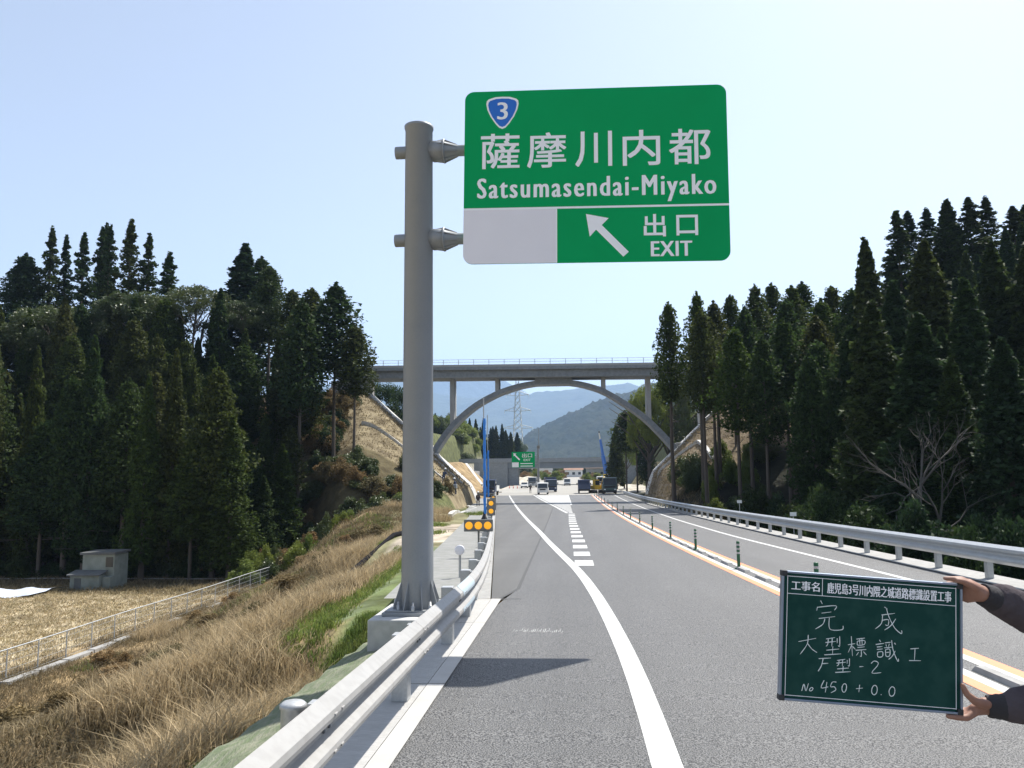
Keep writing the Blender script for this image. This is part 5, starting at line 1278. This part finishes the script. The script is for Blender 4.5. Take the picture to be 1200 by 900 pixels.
# --- the blackboard and the person holding it
BB_ = empty('blackboard', (.945, 2.70, 1.370)); BB_.rotation_euler = (R(-1), R(4.6), R(2))
tag(BB_, 'green hand-written blackboard with metal frame held up at the right', 'blackboard')
bw, bh = .560, .392
MB().box(-bw / 2, bw / 2, 0, .012, -bh / 2, bh / 2, .002).build('panel', M_bboard, BB_)
for (a, b, c_, d) in ((-bw / 2 - .005, bw / 2 + .005, bh / 2 - .001, bh / 2 + .006), (-bw / 2 - .005, bw / 2 + .005, -bh / 2 - .006, -bh / 2 + .001), (-bw / 2 - .006, -bw / 2 + .001, -bh / 2 + .0015, bh / 2 - .0015), (bw / 2 - .001, bw / 2 + .006, -bh / 2 + .0015, bh / 2 - .0015)):
    MB().box(a, b, -.006, .018, c_, d, .0015).build('frame', M_frame, BB_)
for sx in (-1, 1):
    for sz in (-1, 1):
        MB().box(sx * (bw / 2 - .002) - .009, sx * (bw / 2 - .002) + .009, -.008, .020, sz * (bh / 2 - .002) - .009, sz * (bh / 2 - .002) + .009, .002).build('corner_guard', M_dark, BB_)
iw, ih = bw - .020, bh - .016
def BP(u, v): return (-iw / 2 + u / 1000 * iw, ih / 2 - v / 1000 * ih)
def bline(a, b, wd, name='printed_line', m=M_signw):
    (x0, z0), (x1, z1) = BP(*a), BP(*b); d = Vector((x1 - x0, z1 - z0)).normalized(); n = Vector((-d.y, d.x)) * wd / 2
    MB().prism([(x0 + n.x, z0 + n.y), (x0 - n.x, z0 - n.y), (x1 - n.x, z1 - n.y), (x1 + n.x, z1 + n.y)], -.0012, -.0004, 'y').build(name, m, BB_)
for a, b in (((4, 6), (996, 6)), ((4, 994), (996, 994)), ((6, 0), (6, 1000)), ((994, 0), (994, 1000)), ((6, 152), (994, 152)), ((212, 8), (212, 150))): bline(a, b, .0016)
def btext(t, u0, u1, v0, v1):
    x0, z0 = BP(u0, v1); x1, z1 = BP(u1, v0); text_mesh(t, x1 - x0, z1 - z0, 'printed_text', M_signw, BB_, x0, z0, -.0009, copies=((0, 0), (.0007, 0), (.0013, .0003)))
btext('工事名', 28, 196, 40, 122); btext('鹿児島3号川内隈之城道路標識設置工事', 240, 968, 34, 128)
STROKES = [[(203, 195), (213, 223)], [(185, 251), (181, 284)], [(185, 255), (292, 229), (285, 269)], [(210, 303), (267, 286)], [(194, 351), (290, 323)], [(230, 348), (218, 398), (175, 444)], [(256, 338), (255, 412), (272, 441), (332, 431), (337, 397)], [(561, 279), (639, 256)], [(567, 278), (561, 351), (526, 402)], [(566, 324), (601, 315), (599, 365), (583, 360)], [(589, 218), (605, 292), (639, 383), (677, 426), (679, 397)], [(644, 303), (616, 364), (579, 407)], [(578, 208), (595, 225)], [(78, 563), (180, 523)], [(134, 499), (129, 579), (89, 670)], [(131, 572), (156, 616), (188, 645)], [(239, 522), (291, 504)], [(236, 553), (296, 536)], [(252, 521), (249, 566), (239, 585)], [(275, 509), (273, 582)], [(304, 509), (304, 551)], [(318, 490), (319, 573), (310, 570)], [(242, 618), (316, 599)], [(279, 581), (278, 650)], [(230, 659), (328, 639)], [(367, 557), (409, 542)], [(386, 482), (394, 650)], [(390, 554), (369, 622)], [(394, 568), (411, 592)], [(416, 503), (465, 488)], [(422, 520), (463, 510), (462, 543), (424, 553), (422, 520)], [(434, 495), (437, 549)], [(448, 492), (450, 546)], [(423, 574), (465, 563)], [(413, 599), (474, 585)], [(445, 592), (446, 646), (438, 643)], [(430, 612), (417, 642)], [(458, 605), (475, 632)], [(550, 494), (558, 511)], [(529, 536), (577, 520)], [(536, 557), (568, 548)], [(536, 578), (569, 569)], [(540, 600), (568, 593), (568, 633), (542, 639), (540, 600)], [(582, 516), (616, 506)], [(588, 529), (592, 547)], [(608, 520), (603, 546)], [(578, 559), (630, 546)], [(586, 573), (610, 567), (610, 621), (589, 627), (586, 573)], [(587, 598), (609, 592)], [(621, 490), (628, 561), (646, 632), (660, 666), (661, 641)], [(642, 578), (625, 625), (604, 654)], [(637, 510), (645, 523)], [(730, 550), (779, 539)], [(757, 545), (754, 642)], [(723, 650), (791, 643)], [(198, 695), (270, 681)], [(224, 690), (215, 751), (196, 803)], [(215, 736), (254, 728)], [(305, 698), (352, 683)], [(302, 721), (356, 707)], [(317, 697), (314, 731), (305, 745)], [(338, 688), (336, 742)], [(364, 687), (364, 719)], [(377, 673), (377, 735), (369, 733)], [(307, 770), (374, 754)], [(341, 742), (340, 793)], [(296, 801), (385, 784)], [(436, 736), (459, 731)], [(503, 701), (520, 678), (542, 686), (540, 715), (508, 780), (562, 771)], [(103, 980), (115, 921), (127, 977), (141, 912)], [(167, 958), (164, 966), (159, 972), (154, 974), (150, 973), (148, 968), (149, 960), (152, 953), (157, 947), (162, 944), (166, 946), (168, 951), (167, 958)], [(232, 875), (215, 940), (257, 927)], [(248, 888), (240, 976)], [(303, 882), (280, 885), (270, 925), (291, 923), (300, 949), (272, 976)], [(362, 925), (359, 943), (354, 957), (347, 962), (341, 958), (337, 945), (336, 927), (339, 909), (345, 895), (351, 890), (358, 894), (362, 907), (362, 925)], [(418, 924), (457, 914)], [(438, 889), (434, 951)], [(540, 922), (537, 942), (530, 957), (522, 963), (515, 959), (509, 945), (508, 925), (511, 905), (518, 889), (526, 883), (534, 888), (539, 902), (540, 922)], [(561, 955), (565, 959)], [(642, 921), (639, 941), (632, 957), (623, 963), (615, 959), (610, 945), (608, 925), (612, 905), (619, 889), (627, 883), (636, 888), (641, 902), (642, 921)]]
chk = MB()
for st in STROKES:
    P2 = [Vector(BP(u, v * .965 + 5)) for u, v in st]
    pts = cr_pts(P2, 4) if len(P2) > 2 else [P2[0], (P2[0] + P2[1]) / 2, P2[1]]
    vs = []; n = len(pts)
    for i, p in enumerate(pts):
        d = (pts[min(i + 1, n - 1)] - pts[max(i - 1, 0)]); d = d.normalized() if d.length > 1e-7 else Vector((1, 0)); nn = Vector((-d.y, d.x)) * (.00115 + .0003 * random.uniform(-1, 1)) * (1 if i < n - 1 else .6)
        vs += [(p.x + nn.x, -.0010, p.y + nn.y), (p.x - nn.x, -.0010, p.y - nn.y)]
    chk.add(vs, [(2 * i, 2 * i + 1, 2 * i + 3, 2 * i + 2) for i in range(n - 1)])
co = chk.build('chalk_writing', M_chalk, BB_)

# person: stands right of the frame edge, both arms stretched to the board's right edge
PN = empty('person', (0, 0, 0)); tag(PN, 'person in a dark jacket at the right edge holding the blackboard in both hands', 'person')
fl = rz(3)
UW, LW = Vector((1.312, 2.735, 1.515)), Vector((1.300, 2.735, 1.165))       # wrists
SU, SLo = Vector((1.78, 3.02, 1.46)), Vector((1.86, 2.62, 1.44))              # shoulders (far, near)
EU, EL = Vector((1.56, 2.86, 1.41)), Vector((1.60, 2.66, 1.17))
ch = [[(SU, .055), (EU, .045), (UW, .027)], [(SLo, .055), (EL, .045), (LW, .027)]]
# torso, neck, legs
ctr = Vector((1.90, 2.85, 0))
ch += [[((1.93, 2.93, .95), .13), ((1.86, 2.93, 1.40), .11)], [((1.97, 2.73, .95), .13), ((1.90, 2.72, 1.40), .11)], [((1.87, 2.83, 1.45), .07), ((1.85, 2.82, 1.58), .06)]]
ch += [[((1.93, 2.95, .92), .10), ((1.90, 2.99, .50), .065), ((1.95, 3.0, fl + .10), .045), ((1.80, 3.02, fl + .05), .04)], [((1.97, 2.71, .92), .10), ((1.93, 2.66, .50), .065), ((1.97, 2.65, fl + .10), .045), ((1.82, 2.62, fl + .05), .04)]]
def F(*pts): return [(Vector(p), r) for p, r in pts]
# upper hand: palm just right of the edge, index along the top edge, others folded behind, thumb behind
ch += [F((UW, .026), ((1.272, 2.722, 1.548), .016)), F((UW, .025), ((1.268, 2.735, 1.530), .016)), F((UW, .024), ((1.270, 2.745, 1.512), .015)), F((UW, .023), ((1.276, 2.75, 1.496), .014)),
       F(((1.272, 2.722, 1.548), .013), ((1.245, 2.712, 1.563), .0105), ((1.218, 2.708, 1.5650), .009), ((1.192, 2.708, 1.566), .0075)),
       F(((1.268, 2.735, 1.530), .013), ((1.240, 2.738, 1.550), .0105), ((1.212, 2.734, 1.546), .009), ((1.198, 2.729, 1.538), .0075)),
       F(((1.270, 2.745, 1.512), .0125), ((1.243, 2.752, 1.522), .010), ((1.219, 2.744, 1.522), .0088), ((1.205, 2.732, 1.518), .0075)),
       F(((1.276, 2.750, 1.496), .0115), ((1.252, 2.757, 1.498), .009), ((1.233, 2.748, 1.500), .008), ((1.222, 2.734, 1.498), .007)),
       F(((1.296, 2.722, 1.530), .015), ((1.270, 2.706, 1.545), .0125), ((1.246, 2.700, 1.556), .010), ((1.226, 2.698, 1.560), .0085))]
# lower hand: thumb up along the right edge, fingers under the bottom edge
ch += [F((LW, .026), ((1.258, 2.720, 1.160), .016)), F((LW, .026), ((1.256, 2.735, 1.150), .016)), F((LW, .024), ((1.260, 2.748, 1.146), .015)), F((LW, .022), ((1.268, 2.757, 1.146), .013)),
       F(((1.290, 2.705, 1.178), .015), ((1.250, 2.690, 1.190), .0135), ((1.222, 2.684, 1.214), .0105), ((1.212, 2.686, 1.240), .0085)),
       F(((1.258, 2.715, 1.152), .013), ((1.226, 2.704, 1.137), .011), ((1.196, 2.702, 1.138), .0095), ((1.168, 2.703, 1.141), .0078)),
       F(((1.256, 2.735, 1.148), .0125), ((1.226, 2.728, 1.136), .0105), ((1.196, 2.726, 1.140), .009), ((1.174, 2.724, 1.148), .0078)),
       F(((1.260, 2.748, 1.144), .0125), ((1.232, 2.748, 1.137), .010), ((1.205, 2.745, 1.145), .009), ((1.188, 2.738, 1.156), .0075)),
       F(((1.268, 2.757, 1.146), .011), ((1.244, 2.764, 1.144), .009), ((1.222, 2.760, 1.152), .008), ((1.208, 2.752, 1.160), .007))]
hc = Vector((1.83, 2.82, 1.69))
hrot = Matrix.Rotation(R(90), 4, 'Z')
# head with nose, chin, ears; looks towards -X (the board)
ext = [(hc, (.098, .078, .118), None), (hc + Vector((-.05, 0, -.06)), (.055, .052, .06), None), (hc + Vector((-.108, 0, -.02)), (.018, .013, .026), None), (hc + Vector((-.095, 0, .02)), (.02, .045, .014), None),
       (hc + Vector((.0, .080, -.01)), (.018, .01, .032), None), (hc + Vector((.0, -.080, -.01)), (.018, .01, .032), None), (hc + Vector((-.093, 0, -.065)), (.016, .024, .010), None)]
body = link('body', figure_mesh(ch, .0042, 'body', ext, 5), M_skin, PN)
for s_ in (-1, 1): MB().lathe([(.001, -.012), (.009, -.009), (.012, 0), (.009, .009), (.001, .012)], 10, 'x', tuple(hc + Vector((-.086, s_ * .032, .003)))).build('eye', M_vwhite, PN)
link('hair', figure_mesh([], .008, 'hair', [(hc + Vector((.015, 0, .035)), (.103, .088, .105), None), (hc + Vector((.05, 0, -.02)), (.065, .078, .07), None)], 2), M_hair, PN)
def dirp(a, b, t): return a + (b - a) * t
cU, cL = dirp(UW, EU, .04), dirp(LW, EL, .04)
jk = [F((SU, .085), (dirp(SU, EU, .5), .078), (EU, .068), (dirp(EU, UW, .45), .056), (dirp(EU, UW, .74), .047)), F((SLo, .085), (dirp(SLo, EL, .5), .080), (EL, .074), (dirp(EL, LW, .5), .056), (dirp(EL, LW, .76), .047)),
      F(((1.93, 2.93, .90), .155), ((1.86, 2.93, 1.38), .135)), F(((1.97, 2.73, .90), .155), ((1.90, 2.72, 1.38), .135)), F(((1.95, 2.83, .90), .15), ((1.88, 2.83, 1.42), .12)), F(((1.875, 2.83, 1.46), .09), ((1.86, 2.825, 1.52), .075))]
for A_, B_, rr0 in ((EU, UW, .060), (EL, LW, .062), (SLo, EL, .08), (SU, EU, .078)):         # cloth folds
    for k in range(4):
        t = .08 + .17 * k; c = dirp(A_, B_, t); d = Vector((0, random.choice((-1, 1)) * .3, random.choice((-1, 1)))).normalized() * rr0 * .35
        jk.append(F((c + d, rr0 * .78), (c + d * .9 + (B_ - A_).normalized() * .03, rr0 * .70)))
link('jacket', figure_mesh(jk, .007, 'jacket', None, 3), M_jacket, PN)
M_cuff = mat('knit_cuff', (.035, .033, .036), .95, bump=.002, bs=120)
for A_, B_ in ((EU, UW), (EL, LW)):
    a, b = dirp(A_, B_, .74), dirp(A_, B_, .985); n = 9; rad = [.043 + .0018 * (k % 2) - .0012 * k for k in range(n)]
    MB().tube([a + (b - a) * k / (n - 1) for k in range(n)], rad, 22).build('cuff', M_cuff, PN)
tr_ = [F(((1.93, 2.95, .94), .13), ((1.90, 2.99, .50), .09), ((1.95, 3.0, fl + .10), .075)), F(((1.97, 2.71, .94), .13), ((1.93, 2.66, .50), .09), ((1.97, 2.65, fl + .10), .075)), F(((1.95, 2.93, .93), .14), ((1.96, 2.73, .93), .14))]
link('trousers', figure_mesh(tr_, .012, 'trousers', None, 3), M_trouser, PN)
for yy in (3.02, 2.63): link('shoe', figure_mesh([F(((1.98, yy, fl + .06), .052), ((1.80, yy, fl + .045), .043))], .008, 'shoe', None, 2), M_dark, PN)

# ---------------------------------------------------------------- haze
hz = MB().box(-12500, 12500, -1200, 12600, -14, 1600).build('haze', None)
hm = bpy.data.materials.new('haze_air'); hm.use_nodes = True; hn = hm.node_tree
hn.nodes.remove(hn.nodes['Principled BSDF']); pv = hn.nodes.new('ShaderNodeVolumePrincipled')
pv.inputs['Color'].default_value = (.48, .67, 1, 1); pv.inputs['Density'].default_value = .000095; pv.inputs['Anisotropy'].default_value = .2
hn.links.new(pv.outputs[0], hn.nodes['Material Output'].inputs['Volume']); hz.data.materials.append(hm)
tag(hz, kind='stuff')
for i in range(24):
    x = random.uniform(-30, -4) if i % 3 else random.uniform(2, 24); y = random.uniform(300, 380)
    bush(x, y, random.uniform(4, 8), random.uniform(2.5, 4.5), M_leaf_lt if i % 2 else M_brush, 'yellow-green shrub in the gap beneath the girder bridge', 'shrubs beneath the girder bridge')
for _o in COL.objects:
    _l = _o.get('label')
    if _l and len(_l.split()) > 16: print('LONG', _l)
